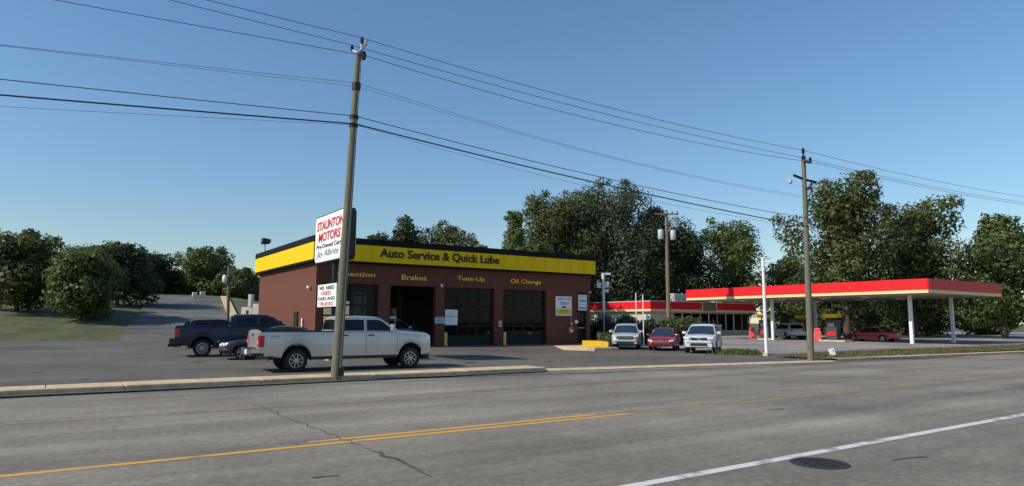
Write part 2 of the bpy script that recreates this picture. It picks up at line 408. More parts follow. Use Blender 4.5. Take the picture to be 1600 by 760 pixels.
# parking lot
lot_x = [-60, -40, -25] + lin(-15, 31, 47); lot_y = [17.5, 18.3] + lin(19, 48, 40)
def lot_h(x, y):
    z = lotz(x, y)
    if y < 19 and x < 14: z = 0.04
    if y < 19: z = min(z, .035)
    return z
lot = grid('parking_lot', lot_x, lot_y, lot_h, 'lot_asphalt'); tag(lot, kind='structure')
vl = [(v.co.x, v.co.y) for v in lot.data.vertices]
for v in lot.data.vertices:
    if v.co.x > 13.4 and v.co.y < 18: v.co.y = kerb_y(v.co.x) + .52; v.co.z = .03
for k in range(16):
    x0, y0 = rg.uniform(-8, 25), rg.uniform(20, 32.5); r0 = rg.uniform(.08, .3); n = 14
    vs = [(x0 + math.cos(6.2832 * i / n) * r0 * rg.uniform(.6, 1.3), y0 + math.sin(6.2832 * i / n) * r0 * rg.uniform(.5, 1.0), 0) for i in range(n)]
    vs = [(x, y, lotz(x, y) + .006) for x, y, _ in vs]
    ob('oil_stain', MB().add(vs, [tuple(range(n))]), 'oil_stain', lot)
# side street climbing the hill behind the lot
st = MB(); P = []
for i in range(24):
    y = 45.6 + i * 1.75; xc = 5.2 + (y - 46) * 0.155; P.append((xc, y))
for (x0, y0), (x1, y1) in zip(P, P[1:]):
    z0 = [base_z(x0 + d, y0) + .1 for d in (-2.6, 4.6)]; z1 = [base_z(x1 + d, y1) + .1 for d in (-2.6, 4.6)]
    st.add([(x0 - 2.6, y0, z0[0]), (x0 + 4.6, y0, z0[1]), (x1 + 4.6, y1, z1[1]), (x1 - 2.6, y1, z1[0])], [(0, 1, 2, 3)])
ss = tag(ob('side_street', st, 'street_asphalt'), kind='structure')
rs = random.Random(8)
for k in range(9):                                   # darker strips of varied width across the climbing street
    i = 2 + 2 * k; (x0, y0), (x1, y1) = P[i], P[i + 1]; f = rs.uniform(.12, .4)
    a_, b_ = rs.choice([(-2.5, 4.5), (-2.4, 2), (-1, 4.5)])
    def Q(t, d): 
        x = x0 + (x1 - x0) * t; y = y0 + (y1 - y0) * t; z = [base_z(X0 + d, Y0) + .1 for X0, Y0 in ((x0, y0), (x1, y1))]
        return (x + d, y, z[0] + (z[1] - z[0]) * t + .012)
    ob('cross_strip', MB().add([Q(0, a_), Q(0, b_), Q(f, b_), Q(f, a_)], [(0, 1, 2, 3)]), 'lot_asphalt', ss)
kk = MB()
for (x0, y0), (x1, y1) in zip(P, P[1:]):
    a = base_z(x0 + 4.7, y0); b = base_z(x1 + 4.7, y1)
    kk.add([(x0 + 4.6, y0, a), (x0 + 4.6, y0, a + .24), (x0 + 5.4, y0, a + .26), (x1 + 4.6, y1, b), (x1 + 4.6, y1, b + .24), (x1 + 5.4, y1, b + .26)], [(0, 3, 4, 1), (1, 4, 5, 2)])
tag(ob('street_pavement', kk, 'concrete'), kind='structure')
# dry verge right of the lot, forecourt of the filling station
def verge_z(x, y): return .08 + .035 * math.sin(x * 1.7) * math.sin(y * 2.1)
tag(grid('verge', lin(27.6, 140, 120), lin(16.35, 19.3, 6), lambda x, y: verge_z(x, y) if y > 16.5 else .10, 'dry_verge'), kind='structure')
fc = grid('forecourt', lin(31, 140, 34), lin(19.3, 62, 12), lambda x, y: .03 + .07 * sm((x - 31) / 8), 'forecourt'); tag(fc, kind='structure')

# ------------------------------------------------------------------ the auto service building
GB = 0.24                                   # ground level at its front
WX0, WX1, WY0, WY1 = 10.75, 28.95, 33.7, 45.4
ZT, ZY1, ZY0, ZW = 5.93, 5.60, 4.72, 4.72   # top of black cap, top and bottom of yellow band
BAY = [(11.15, 14.10), (14.82, 17.52), (18.15, 21.42), (22.11, 25.27)]; BZ = 3.54
DOOR = (27.80, 28.58)
shop = thing('auto_service_building', 'maroon single-storey auto service garage with yellow fascia and four bays', 'building', (0, 0, 0))
# front wall of panels between the openings; every rib panel is a piece of its own
def panel_mesh(w, h, key, cache={}):
    k = (round(w, 3), round(h, 3), key)
    if k not in cache:
        m = MB()
        # shallow trapezoid profile seen from above: flat, rib, flat
        pr = [(0, 0.10), (0, .022), (w * .42, .022), (w * .46, .012), (w * .54, .012), (w * .58, .022), (w, .022), (w, .10)]
        m.prism([(a, b) for a, b in pr], 0, h, 'z'); cache[k] = m.mesh('wall_panel')
    return cache[k]
front = ob('front_wall', MB().box(WX0 + .05, WX1 - .05, WY0 + .09, WY0 + .26, BZ, ZW), 'maroon_trim', shop)
for a, b in [(WX0 + .05, BAY[0][0]), (BAY[0][1], BAY[1][0]), (BAY[1][1], BAY[2][0]), (BAY[2][1], BAY[3][0]), (BAY[3][1], DOOR[0]), (DOOR[1], WX1 - .05)]:
    ob('pier', MB().box(a, b, WY0 + .09, WY0 + .26, GB - .4, BZ), 'maroon_trim', shop)
    n = max(1, round((b - a) / .61)); w = (b - a) / n
    for i in range(n): ob('wall_panel', panel_mesh(w - .008, BZ - GB + .05, 'f'), 'maroon_panel', front, loc=(a + i * w, WY0 - .01, GB - .05))
ob('door_header', MB().box(DOOR[0], DOOR[1], WY0 + .05, WY0 + .085, 2.30, BZ - .01), 'maroon_trim', shop)
n = 30; w = (WX1 - WX0) / n
for i in range(n): ob('wall_panel', panel_mesh(w - .008, ZW - BZ - .01, 'u'), 'maroon_panel', front, loc=(WX0 + i * w, WY0 - .012, BZ + .005))
# sunlit side wall
side = ob('side_wall', MB().box(WX0 + .09, WX0 + .26, WY0 + .27, WY1 - .05, GB - .5, ZW), 'maroon_trim', shop)
n = 20; w = (WY1 - WY0) / n
for i in range(n):
    ob('wall_panel', panel_mesh(w - .008, ZW - GB + .3, 's'), 'maroon_panel', side, loc=(WX0, WY1 - i * w, GB - .3), rot=(0, 0, -math.pi / 2))
dr = ob('side_vent', MB().box(WX0 - .05, WX0 + .02, 36.55, 37.25, .95, 2.12), 'maroon_trim', shop)
box('louvre_panel', WX0 - .07, WX0 - .045, 36.6, 37.2, 1.0, 2.07, 'steel_dark', dr)
box('wall_light', WX0 - .16, WX0 - .005, 34.5, 34.75, 3.28, 3.42, 'white_metal', shop, .02)
box('vent_cover', WX0 - .08, WX0 - .005, 35.6, 35.75, 1.2, 1.75, 'white_metal', shop, .02)
# back and right walls, roof
back = MB().box(WX0 + .27, 14.9, WY1 - .2, WY1, GB - .5, ZW).box(17.0, WX1 - .27, WY1 - .2, WY1, GB - .5, ZW).box(14.9, 17.0, WY1 - .2, WY1, 3.0, ZW)
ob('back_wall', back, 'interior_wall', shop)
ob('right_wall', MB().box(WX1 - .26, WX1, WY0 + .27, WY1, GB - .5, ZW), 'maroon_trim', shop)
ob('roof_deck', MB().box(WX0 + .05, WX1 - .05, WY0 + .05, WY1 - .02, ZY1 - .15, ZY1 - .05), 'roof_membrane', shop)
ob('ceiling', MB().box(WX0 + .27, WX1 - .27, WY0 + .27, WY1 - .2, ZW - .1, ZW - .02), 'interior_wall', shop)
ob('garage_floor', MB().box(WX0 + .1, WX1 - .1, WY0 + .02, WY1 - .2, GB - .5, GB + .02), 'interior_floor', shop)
# fascia: yellow panels, black cap above and trim below
O = .32
fa = ob('fascia', MB().box(WX0 - .25, WX1 + .18, WY0 - O + .06, WY0 + .04, ZY0 - .10, ZT - .06).box(WX0 - .25, WX0 + .04, WY0 + .04, WY1 + .1, ZY0 - .10, ZT - .06).box(WX1 - .1, WX1 + .18, WY0 + .04, WY1 + .1, ZY0 - .10, ZT - .06).box(WX0 + .04, WX1 - .1, WY1, WY1 + .1, ZY0 - .1, ZT - .06), 'fascia_black', shop)
ob('cap_flashing', MB().box(WX0 - .29, WX1 + .22, WY0 - O, WY0 + .1, ZY1 + .005, ZT).box(WX0 - .29, WX0 + .1, WY0 + .1, WY1 + .12, ZY1 + .005, ZT).box(WX1 - .16, WX1 + .22, WY0 + .1, WY1 + .12, ZY1 + .005, ZT), 'fascia_black', fa)
n = 18; fx0, fx1 = WX0 - .27, WX1 + .2; w = (fx1 - fx0) / n
fp = MB().box(0, w - .012, 0, .035, 0, ZY1 - ZY0).mesh('fascia_panel', None, .006, 1)
for i in range(n): ob('fascia_panel', fp, 'fascia_yellow', fa, loc=(fx0 + i * w, WY0 - O + .02 + random.Random(i).uniform(-.003, .003), ZY0))
n = 12; ws = (WY1 + .1 - (WY0 - O + .06)) / n
fs_ = MB().box(0, .035, 0, ws - .012, 0, ZY1 - ZY0).mesh('fascia_panel', None, .006, 1)
for i in range(n): ob('fascia_panel', fs_, 'fascia_yellow', fa, loc=(WX0 - .285, WY0 - O + .06 + i * ws, ZY0))
for i in range(n): ob('fascia_panel', fs_, 'fascia_yellow', fa, loc=(WX1 + .18, WY0 - O + .06 + i * ws, ZY0))
FY = WY0 - O + .015
text('lettering', "Auto Service & Quick Lube", 7.55, .56, (14.02, FY, 4.92), (1, 0, 0), 'letter_black', shop, .04, .020)
for s, x0, x1, z, hh in [("Inspection", 11.55, 13.9, 3.86, .33), ("Brakes", 15.42, 16.95, 3.87, .28), ("Tune-Up", 18.89, 20.75, 3.89, .33), ("Oil Change", 22.57, 24.88, 3.86, .33)]:
    text('lettering', s, x1 - x0, hh, (x0, WY0 - .014, z), (1, 0, 0), 'letter_gold', shop, .03, .015)
# sectional glazed doors: rails, stiles and single panes
def bay_door(x0, x1, rows, cols, zb=GB + .03, zt=BZ):
    d = ob('bay_door', MB().prism([(x0, zb), (x0, zt + .05), (x1, zt + .05), (x1, zb), (x1 - .09, zb), (x1 - .09, zt), (x0 + .09, zt), (x0 + .09, zb)], WY0 + .15, WY0 + .23, 'y'), 'door_frame', shop)
    hh = (zt - zb) / rows; ww = (x1 - x0 - .18) / cols
    for r in range(rows + 1):
        z = zb + r * hh; box('rail', x0 + .09, x1 - .09, WY0 + .155, WY0 + .215, max(zb, z - .045), min(zt, z + .045), 'door_frame', d)
    for r in range(rows):
        for c in range(1, cols): box('stile', x0 + .09 + c * ww - .025, x0 + .09 + c * ww + .025, WY0 + .16, WY0 + .21, zb + r * hh + .045, zb + (r + 1) * hh - .045, 'door_frame', d)
    pn = MB().box(.026, ww - .026, 0, .012, .046, hh - .046).mesh('pane'); pb = MB().box(.026, ww - .026, 0, .012, .046, hh - .046).mesh('pane')
    for r in range(rows):
        for c in range(cols): ob('pane' if r else 'lower_panel', pn if r else pb, 'shop_pane' if r else 'door_frame', d, loc=(x0 + .09 + c * ww, WY0 + .18, zb + r * hh))
    return d
bay_door(*BAY[0], 6, 4); bay_door(*BAY[2], 6, 4); bay_door(*BAY[3], 6, 4)
# jambs
for a, b in BAY:
    ob('jamb', MB().box(a - .02, a + .001, WY0 - .02, WY0 + .27, GB, BZ + .02).box(b - .001, b + .02, WY0 - .02, WY0 + .27, GB, BZ + .02), 'maroon_trim', shop)
# rolled-up door of the open bay
ob('rolled_door', MB().box(BAY[1][0], BAY[1][1], WY0 + .3, WY0 + 2.8, BZ + .12, BZ + .2), 'door_frame', shop)
# entrance door
ed = ob('entrance_door', MB().box(DOOR[0], DOOR[0] + .09, WY0 + .1, WY0 + .16, GB, 2.29).box(DOOR[1] - .09, DOOR[1], WY0 + .1, WY0 + .16, GB, 2.29).box(DOOR[0] + .09, DOOR[1] - .09, WY0 + .1, WY0 + .16, 2.18, 2.29).box(DOOR[0] + .09, DOOR[1] - .09, WY0 + .1, WY0 + .16, GB, .50).box(DOOR[0] + .09, DOOR[1] - .09, WY0 + .1, WY0 + .16, 1.20, 1.28), 'door_frame', shop)
box('pane', DOOR[0] + .09, DOOR[1] - .09, WY0 + .125, WY0 + .14, 1.28, 2.18, 'shop_pane', ed); box('pane', DOOR[0] + .09, DOOR[1] - .09, WY0 + .125, WY0 + .14, .50, 1.20, 'shop_pane', ed)
box('door_bar', DOOR[0] + .12, DOOR[1] - .12, WY0 + .06, WY0 + .09, 1.21, 1.26, 'steel_grey', ed)

def wall_sign(name, label, x0, x1, z0, z1, mat='sign_white', y=WY0 - .012, th=.04):
    t = thing(name, label, 'sign', ((x0 + x1) / 2, y, z0))
    w = (x1 - x0) / 2; h = z1 - z0
    box('panel', -w, w, -th, 0, 0, h, mat, t, .005); return t, w, h
t, w, h = wall_sign('wall_sign', 'white wall sign with blue lettering above a yellow band, right of the last bay', 26.03, 27.26, 2.04, 3.19)
fr = MB().box(-w - .03, w + .03, -.055, -.005, h, h + .035).box(-w - .03, w + .03, -.055, -.005, -.035, 0).box(-w - .03, -w, -.055, -.005, 0, h).box(w, w + .03, -.055, -.005, 0, h)
ob('frame', fr, 'white_metal', t)
box('yellow_band', -w + .02, w - .02, -.046, -.0405, .03, .40, 'sign_yellowgreen', t)
text('lettering', "INSPECTION", 1.0, .13, (-.50, -.042, .96), (1, 0, 0), 'letter_blue', t, .006, .004)
text('lettering', "Station", .74, .22, (-.30, -.042, .66), (1, 0, 0), 'letter_blue', t, .006, .012, .3)
text('lettering', "open", .66, .2, (-.33, -.048, .12), (1, 0, 0), 'letter_olive', t, .006, .0, .2)
ob('car_emblem', MB().prism([(-.2, 0), (.22, 0), (.22, .06), (.14, .07), (.08, .12), (-.06, .12), (-.12, .07), (-.2, .06)], -.047, -.0405, 'y'), 'letter_black', t).location = (0, 0, .46)
t, w, h = wall_sign('hours_sign', 'narrow white sign with pale blue rows above the entrance door', 27.84, 28.56, 2.36, 3.36, 'sign_white', WY0 - .03)
for i in range(4): box('print_row', -w + .05, w - .05, -.047, -.0405, .08 + .24 * i, .08 + .24 * i + .13, 'pale_blue' if i % 2 else 'letter_blue', t)
for i, s in enumerate(("8-5 SAT", "8-6 FRI", "8-6 MON", "OPEN")): text('lettering', s, .44, .07, (-.22, -.049, .11 + .24 * i), (1, 0, 0), 'sign_white', t, .004, .002)
t, w, h = wall_sign('price_board', 'white two-part notice board on the pier between brakes and tune-up bays', 18.12, 18.92, 1.42, 2.28, 'sign_white', WY0 + .02 - .06, .05)
box('divider', -w, w, -.058, -.0505, .46, .50, 'letter_grey', t)
rr = random.Random(4)
for z in (.08, .16, .24, .32, .56, .64, .72): box('print_row', -w + .06, -w + .06 + rr.uniform(.4, .66), -.055, -.0505, z, z + .03, 'pale_blue', t)
box('bracket', -w - .02, w + .02, .0, .05, .2, .3, 'steel_dark', t)
t, w, h = wall_sign('notice_sign', 'small grey notice left of the white two-part board', 17.50, 18.10, 1.50, 1.86, 'pale_blue', WY0 - .02, .03)
for i in range(3): box('print_row', -w + .05, w - .06, -.035, -.0305, .06 + .1 * i, .10 + .1 * i, 'letter_grey', t)
# small fittings on the front wall
t = thing('security_camera', 'small grey dome camera above the pier right of the brakes bay', 'camera', (17.86, WY0 - .02, 3.62))
box('mount', -.06, .06, -.06, .0, .02, .12, 'steel_grey', t, .01); ob('dome', MB().lathe([(.02, -.1), (.075, -.06), (.085, 0), (.085, .03)], 16, 'z', (0, -.1, 0)).mesh('dome', 40), 'white_metal', t)
t = thing('security_camera', 'tiny white camera near the right corner above the entrance', 'camera', (28.75, WY0 - .01, 3.52))
box('mount', -.04, .04, -.06, 0, -.03, .05, 'steel_grey', t, .008); box('housing', -.05, .05, -.22, -.06, -.02, .06, 'white_metal', t, .015)
t = thing('meter_box', 'grey electric box on the pier left of the oil change bay', 'electric box', (21.78, WY0 - .01, 1.30))
box('case', -.13, .13, -.14, 0, 0, .38, 'steel_grey', t, .012); ob('dial', MB().lathe([(.085, -.19), (.085, -.14)], 20, 'y', (0, 0, .25)).mesh('dial'), 'porcelain', t)
t = thing('wall_lamp', 'round white wall lamp left of the entrance door', 'lamp', (27.58, WY0 - .01, 1.62))
box('bracket', -.05, .05, -.06, 0, -.05, .05, 'steel_dark', t); ob('globe', MB().lathe([(.03, -.24), (.12, -.2), (.14, -.13), (.1, -.06)], 16, 'y').mesh('globe', 60), 'white_metal', t)
t = thing('key_drop_box', 'small orange drop box under a grey box on the wall beside the entrance', 'box', (27.18, WY0 - .01, .92))
box('case', -.13, .13, -.16, 0, 0, .38, 'orange_box', t, .015); box('slot', -.09, .09, -.165, -.158, .28, .31, 'plastic_black', t); box('label_plate', -.09, .09, -.165, -.158, .06, .2, 'sign_white', t)
t = thing('junction_box', 'small grey junction box above the orange drop box', 'electric box', (27.24, WY0 - .01, 1.40))
box('case', -.1, .1, -.11, 0, 0, .2, 'steel_grey', t, .012); box('conduit', -.02, .02, -.05, -.01, .2, .9, 'steel_grey', t)
t = thing('roof_floodlight', 'dark floodlight on a short mast above the far roof corner', 'floodlight', (11.2, 46.2, 5.2))
ob('mast', MB().tube([(0, 0, 0), (0, 0, 1.62)], .04), 'steel_grey', t)
ob('head', MB().prism([(-.25, 0), (.25, .04), (.3, .34), (-.2, .42)], -.24, .24, 'y').mesh('head', None, .04), 'steel_dark', t).location = (0, 0, 1.5)
box('lens', .28, .33, -.18, .18, 1.6, 1.84, 'porcelain', t)
# bollards in front of the piers
for i, (x, lab) in enumerate([(18.05, 'pale yellow bollard in front of the pier between brakes and tune-up bays'), (21.99, 'pale yellow bollard in front of the pier left of the oil change bay')]):
    t = thing('bollard', lab, 'bollard', (x, WY0 - .32, GB - .04), 0, 'yellow bollards before the garage piers')
    ob('post', MB().lathe([(.085, 0), (.085, .72), (.075, .78), (.04, .815), (.005, .825)], 18, 'z').mesh('post', 40), 'bollard_yellow', t)
    ob('foot_collar', MB().lathe([(.12, 0), (.12, .03), (.09, .04)], 18, 'z').mesh('foot_collar', 40), 'concrete', t)
# inside the open bay: lift, workbench, shelves
t = thing('vehicle_lift', 'pale steel two-post lift inside the open brakes bay', 'lift', (15.6, 37.2, GB + .02))
for s in (-1, 1): box('column', s * 1.35 - .1, s * 1.35 + .1, -.12, .12, 0, 3.3, 'steel_dark', t); 
box('crossbeam', -1.35, 1.35, -.08, .08, 3.3, 3.42, 'steel_dark', t)
t = thing('tool_rack', 'light metal rail rack standing left inside the open brakes bay', 'rack', (15.05, 34.7, GB + .02))
box('top_rail', -.35, .55, -.05, .05, 1.50, 1.62, 'white_metal', t, .01)
for x in (-.3, .5): box('upright', x - .03, x + .03, -.03, .03, 0, 1.5, 'steel_grey', t)
box('shelf', -.3, .5, -.2, .2, .6, .64, 'steel_grey', t)
t = thing('wall_cabinet', 'pale cabinet deep inside the open brakes bay', 'cabinet', (17.1, 38.5, 1.6))
box('case', -.12, .18, -.2, .2, 0, .8, 'white_metal', t, .02); box('door', -.1, .16, -.215, -.2, .04, .76, 'sign_white', t)
t = thing('tyre_stack', 'stack of dark tyres inside the open brakes bay', 'tyres', (17.35, 35.3, GB + .02))
for i in range(4): ob('tyre', MB().lathe([(.2, 0), (.31, .02), (.335, .1), (.31, .19), (.2, .21)], 20, 'z', (.01 * (i % 2), .012 * (i % 3), .215 * i)).mesh('tyre', 50), 'tyre', t)
t = thing('pale_box', 'tall light grey box seen through the inspection bay glass', 'cabinet', (13.35, 34.6, GB + .02))  # plain upright box, pale all over, behind the inspection door
box('case', -.35, .35, -.25, .25, 0, 2.9, 'sign_white', t, .01); box('door_gap', -.005, .005, -.256, -.251, .1, 2.8, 'letter_grey', t)
# concrete walk and yellow painted block at the entrance
WALK = [(25.35, 33.68), (23.95, 30.3), (24.75, 28.55), (26.3, 28.3), (28.9, 33.68)]
tag(ob('entrance_walk', MB().prism(WALK, -.05, .20, 'z').mesh('entrance_walk', None, .03), 'concrete'), kind='structure')
t = thing('yellow_kerb_block', 'bright yellow painted concrete kerb block at the end of the entrance walk', 'kerb block', (0, 0, 0))
ob('block', MB().prism([(25.05, 29.75), (25.85, 28.62), (26.25, 28.95), (27.4, 31.2), (26.6, 31.8)], .203, .50, 'z').mesh('block', None, .03), 'kerb_yellow', t)

# ------------------------------------------------------------------ roadside sign on its post
SX, SY0, SY1 = 8.40, 23.2, 26.62
sg = thing('roadside_sign', 'tall black-framed white dealer sign with red lettering behind the leaning utility pole', 'sign', (SX + .2, 24.9, lotz(8.6, 24.9)))
def S(x, y, z): return (x - SX - .2, y - 24.9, z - sg.location.z)
z0, z1 = 3.84, 5.74
m = MB().prism([(SY0 + .14 - 24.9, z0 - sg.location.z), (SY1 - .14 - 24.9, z0 - sg.location.z), (SY1 - 24.9, z0 + .14 - sg.location.z), (SY1 - 24.9, z1 - .14 - sg.location.z), (SY1 - .14 - 24.9, z1 - sg.location.z), (SY0 + .14 - 24.9, z1 - sg.location.z), (SY0 - 24.9, z1 - .14 - sg.location.z), (SY0 - 24.9, z0 + .14 - sg.location.z)], -.2, .2, 'x')
ob('cabinet', m.mesh('cabinet', None, .03), 'sign_cabinet', sg)
for sx, nm in ((-1, 'face'), (1, 'face')):
    a = .203 * sx; b = .222 * sx
    m = MB().prism([(SY0 + .19 - 24.9, z0 + .06 - sg.location.z), (SY1 - .19 - 24.9, z0 + .06 - sg.location.z), (SY1 - .06 - 24.9, z0 + .19 - sg.location.z), (SY1 - .06 - 24.9, z1 - .19 - sg.location.z), (SY1 - .19 - 24.9, z1 - .06 - sg.location.z), (SY0 + .19 - 24.9, z1 - .06 - sg.location.z), (SY0 + .06 - 24.9, z1 - .19 - sg.location.z), (SY0 + .06 - 24.9, z0 + .19 - sg.location.z)], min(a, b), max(a, b), 'x')
    ob(nm, m, 'sign_white', sg)
def sign_text(s, y_left, w, z, h, mat, fat=0, shear=0, x=-.224, st='lettering'):
    # seen from -X the line runs from far (large y) to near
    return text(st, s, w, h, (x, y_left - 24.9, z - sg.location.z), (0, -1, 0), mat, sg, .008, fat, shear)
sign_text("STAUNTON", 26.36, 3.02, 5.13, .36, 'letter_red', .03, .12)
sign_text("MOTORS", 26.16, 2.5, 4.68, .36, 'letter_red', .03, .12)
sign_text("Pre-Owned Cars", 26.35, 2.8, 4.42, .17, 'letter_black', .012)
sign_text("Jay Albrite", 26.4, 2.6, 4.02, .32, 'letter_grey', -.006, .45)
sign_text("STAUNTON MOTORS", 26.3, 2.6, 4.6, .3, 'letter_red', .03, 0, .215)
lowz0, lowz1 = 2.12, 3.04
box('reader_board', *[v for v in (-.12, .12)], 24.10 - 24.9, 26.30 - 24.9, lowz0 - sg.location.z, lowz1 - sg.location.z, 'sign_cabinet', sg, .02)
box('reader_face', -.142, -.122, 24.13 - 24.9, 26.27 - 24.9, lowz0 + .03 - sg.location.z, lowz1 - .03 - sg.location.z, 'sign_white', sg)
sign_text("WE  NEED", 26.1, 1.75, 2.80, .14, 'letter_black', .012, 0, -.144)
sign_text("USED", 25.85, 1.15, 2.60, .14, 'letter_red', .012, 0, -.144)
sign_text("CARS AND", 26.2, 1.95, 2.40, .13, 'letter_black', .008, 0, -.144)
sign_text("TRUCKS", 26.05, 1.6, 2.19, .14, 'letter_red', .008, 0, -.144)
for y in (24.78,): box('post', -.07, .07, y - .07 - 24.9, y + .07 - 24.9, -.1, z0 - sg.location.z, 'steel_dark', sg)
box('base_plate', -.2, .2, -.32, .08, -.02, .08, 'concrete', sg, .02)

# ------------------------------------------------------------------ utility poles and overhead wires
def insulator(parent, p, h=.16, r=.05, mat='porcelain'):
    return ob('insulator', MB().lathe([(r * .5, 0), (r, h * .15), (r * .6, h * .35), (r, h * .55), (r * .6, h * .75), (r * .8, h * .9), (r * .4, h)], 12, 'z', p).mesh('insulator', 40), mat, parent)
B1, T1 = Vector((6.35, 17.92, .05)), Vector((6.67, 17.80, 9.62))
def on1(z): return B1 + (T1 - B1) * ((z - B1.z) / (T1.z - B1.z))
p1 = thing('utility_pole', 'tall leaning weathered wooden utility pole in front of the silver pickup', 'utility pole', B1)
ob('pole', MB().tube([on1(z) - B1 for z in (-.3, 1, 3, 5, 7, 9.25)], [.142, .138, .128, .115, .102, .09], 14).mesh('pole', 50), 'pole_green_wood', p1)
q = on1(9.25) - B1
ob('top_pin', MB().tube([q + Vector((.04, -.05, -.2)), q + Vector((.07, -.06, .36))], .03), 'steel_grey', p1); insulator(p1, tuple(q + Vector((.07, -.06, .28))), .2, .06, 'steel_dark')
for s in (-1, 1):
    ob('bracket', MB().tube([q + Vector((0, 0, .0)), q + Vector((.30 * s * .3, -.3 * s, .17))], .028), 'steel_grey', p1)
insulator(p1, tuple(q + Vector((.09, -.3, .15))), .18, .055); insulator(p1, tuple(q + Vector((-.09, .3, .15))), .18, .055, 'steel_dark')
ob('side_insulator', MB().lathe([(.05, -.12), (.075, 0), (.05, .12)], 12, 'z', tuple(q + Vector((.13, -.08, -.07)))).mesh('side_insulator', 40), 'steel_dark', p1)
for z in (8.31, 8.20, 7.35, 7.11):
    k = on1(z) - B1; ob('clamp', MB().lathe([(.125, -.05), (.125, .05)], 12, 'z', tuple(k)).mesh('clamp', 40), 'steel_dark', p1)
ob('base_bracket', MB().box(.0, .16, -.17, -.12, .10, .30), 'steel_dark', p1)
k = on1(4.5) - B1
ob('ground_wire', MB().tube([on1(z) - B1 + Vector((.04, -.15 + .006 * z, 0)) for z in (0.1, 2, 4, 6, 8, 9)], .008, 5), 'steel_grey', p1)

B2, T2 = Vector((26.06, 16.45, .0)), Vector((26.12, 16.38, 8.98))
def on2(z): return B2 + (T2 - B2) * (z / T2.z)
p2 = thing('utility_pole', 'pale grey utility pole with one side arm at the right of the driveway', 'utility pole', B2)
ob('pole', MB().tube([on2(z) - B2 for z in (-.3, 1, 3, 5, 7, 8.75)], [.138, .132, .122, .11, .097, .086], 14).mesh('pole', 50), 'pole_green_wood', p2)
ob('top_pin', MB().tube([on2(8.6) - B2, on2(8.98) - B2], .035), 'steel_dark', p2); insulator(p2, tuple(on2(8.85) - B2), .22, .08, 'steel_dark')
ob('crossarm', MB().prism([(-.28, -.05), (.28, -.05), (.28, .05), (-.28, .05)], -.05, .05, 'y').mesh('crossarm', None, .01), 'pole_brown_wood', p2).location = on2(8.45) - B2 + Vector((0, -.15, 0))
for x in (-.26, .26): insulator(p2, tuple(on2(8.5) - B2 + Vector((x, -.15, 0))), .17, .07, 'steel_dark')
ob('side_arm', MB().tube([on2(7.78) - B2 + Vector((-.42, .22, .1)), on2(7.7) - B2 + Vector((0, 0, .0)), on2(7.6) - B2 + Vector((.42, -.28, -.02))], .055, 6), 'steel_dark', p2)
ob('arm_brace', MB().tube([on2(7.1) - B2, on2(7.62) - B2 + Vector((.3, -.2, -.0))], .025, 6), 'steel_dark', p2)
ob('street_lamp_head', MB().lathe([(.03, -.12), (.08, -.06), (.09, .03), (.04, .1)], 12, 'z', tuple(on2(7.55) - B2 + Vector((-.55, .3, .05)))).mesh('street_lamp_head', 50), 'porcelain', p2)

def wire(pa, pb, sag, r, mat, n=28):
    pa = Vector(pa); pb = Vector(pb); P = []
    for i in range(n + 1):
        t = i / n; p = pa.lerp(pb, t); p.z -= 4 * sag * t * (1 - t); P.append(p)
    return P
def span(name, label, pts_list, r, mat):
    m = MB()
    for P in pts_list: m.tube(P, r, 5)
    return tag(ob(name, m.mesh(name, 60), mat), label, 'wire', 'overhead wires on the poles')
W = []  # z at far left (x=-22), at P1, at P2, beyond P2 (x=60), sags
def overhead(name, label, zl, z1, z2, z3, s0, s1, r, mat, o1=(0, 0), o2=(0, 0)):
    a = (-28, 20.4, zl); b = on1(z1) + Vector((o1[0], o1[1], 0)); c = on2(z2) + Vector((o2[0], o2[1], 0)); d = (62, 12.6, z3)
    L = [wire(a, b, s0, r, mat), wire(b, c, s1, r, mat)]
    if z3: L.append(wire(c, d, .6, r, mat))
    return span(name, label, L, r, mat)
WIRES = [
 ('power_line', 'topmost thin power line running over the tip of both poles', 11.1, 9.70, 8.98, 9.4, .1, .25, .009, 'wire', (.07, -.06), (0, 0)),
 ('power_line', 'second thin power line from the top, on the bracket of the leaning pole', 11.2, 9.57, 8.58, 9.1, .1, .2, .009, 'wire', (-.09, .3), (-.26, -.15)),
 ('power_line', 'third thin power line from the top, below the pole bracket', 8.7, 9.18, 8.48, 9.0, .1, .35, .009, 'wire', (.15, -.1), (.26, -.15)),
 ('neutral_wire', 'faint thin wire midway up the leaning pole', 6.05, 8.32, 6.95, 0, .1, .35, .006, 'thin_wire', (0, -.12), (0, -.12)),
 ('neutral_wire', 'faint thin wire just under the other midway wire', 6.3, 8.22, 6.85, 0, .1, .3, .005, 'thin_wire', (0, -.12), (0, -.12)),
 ('telephone_cable', 'upper of the two dark telephone cables crossing the leaning pole', 5.85, 7.35, 6.0, 6.3, .1, .2, .012, 'wire', (0, -.12), (0, -.12)),
 ('telephone_cable', 'thick black lowest telephone cable crossing the leaning pole', 5.05, 7.12, 5.65, 6.0, .1, .15, .021, 'wire', (0, -.13), (0, -.12)),
 ('service_wire', 'thin faint wire sagging just below the thick telephone cable', 4.0, 7.10, 5.62, 0, .1, .32, .005, 'thin_wire', (.05, -.12), (0, -.12)),
]
for a in WIRES: overhead(*a)

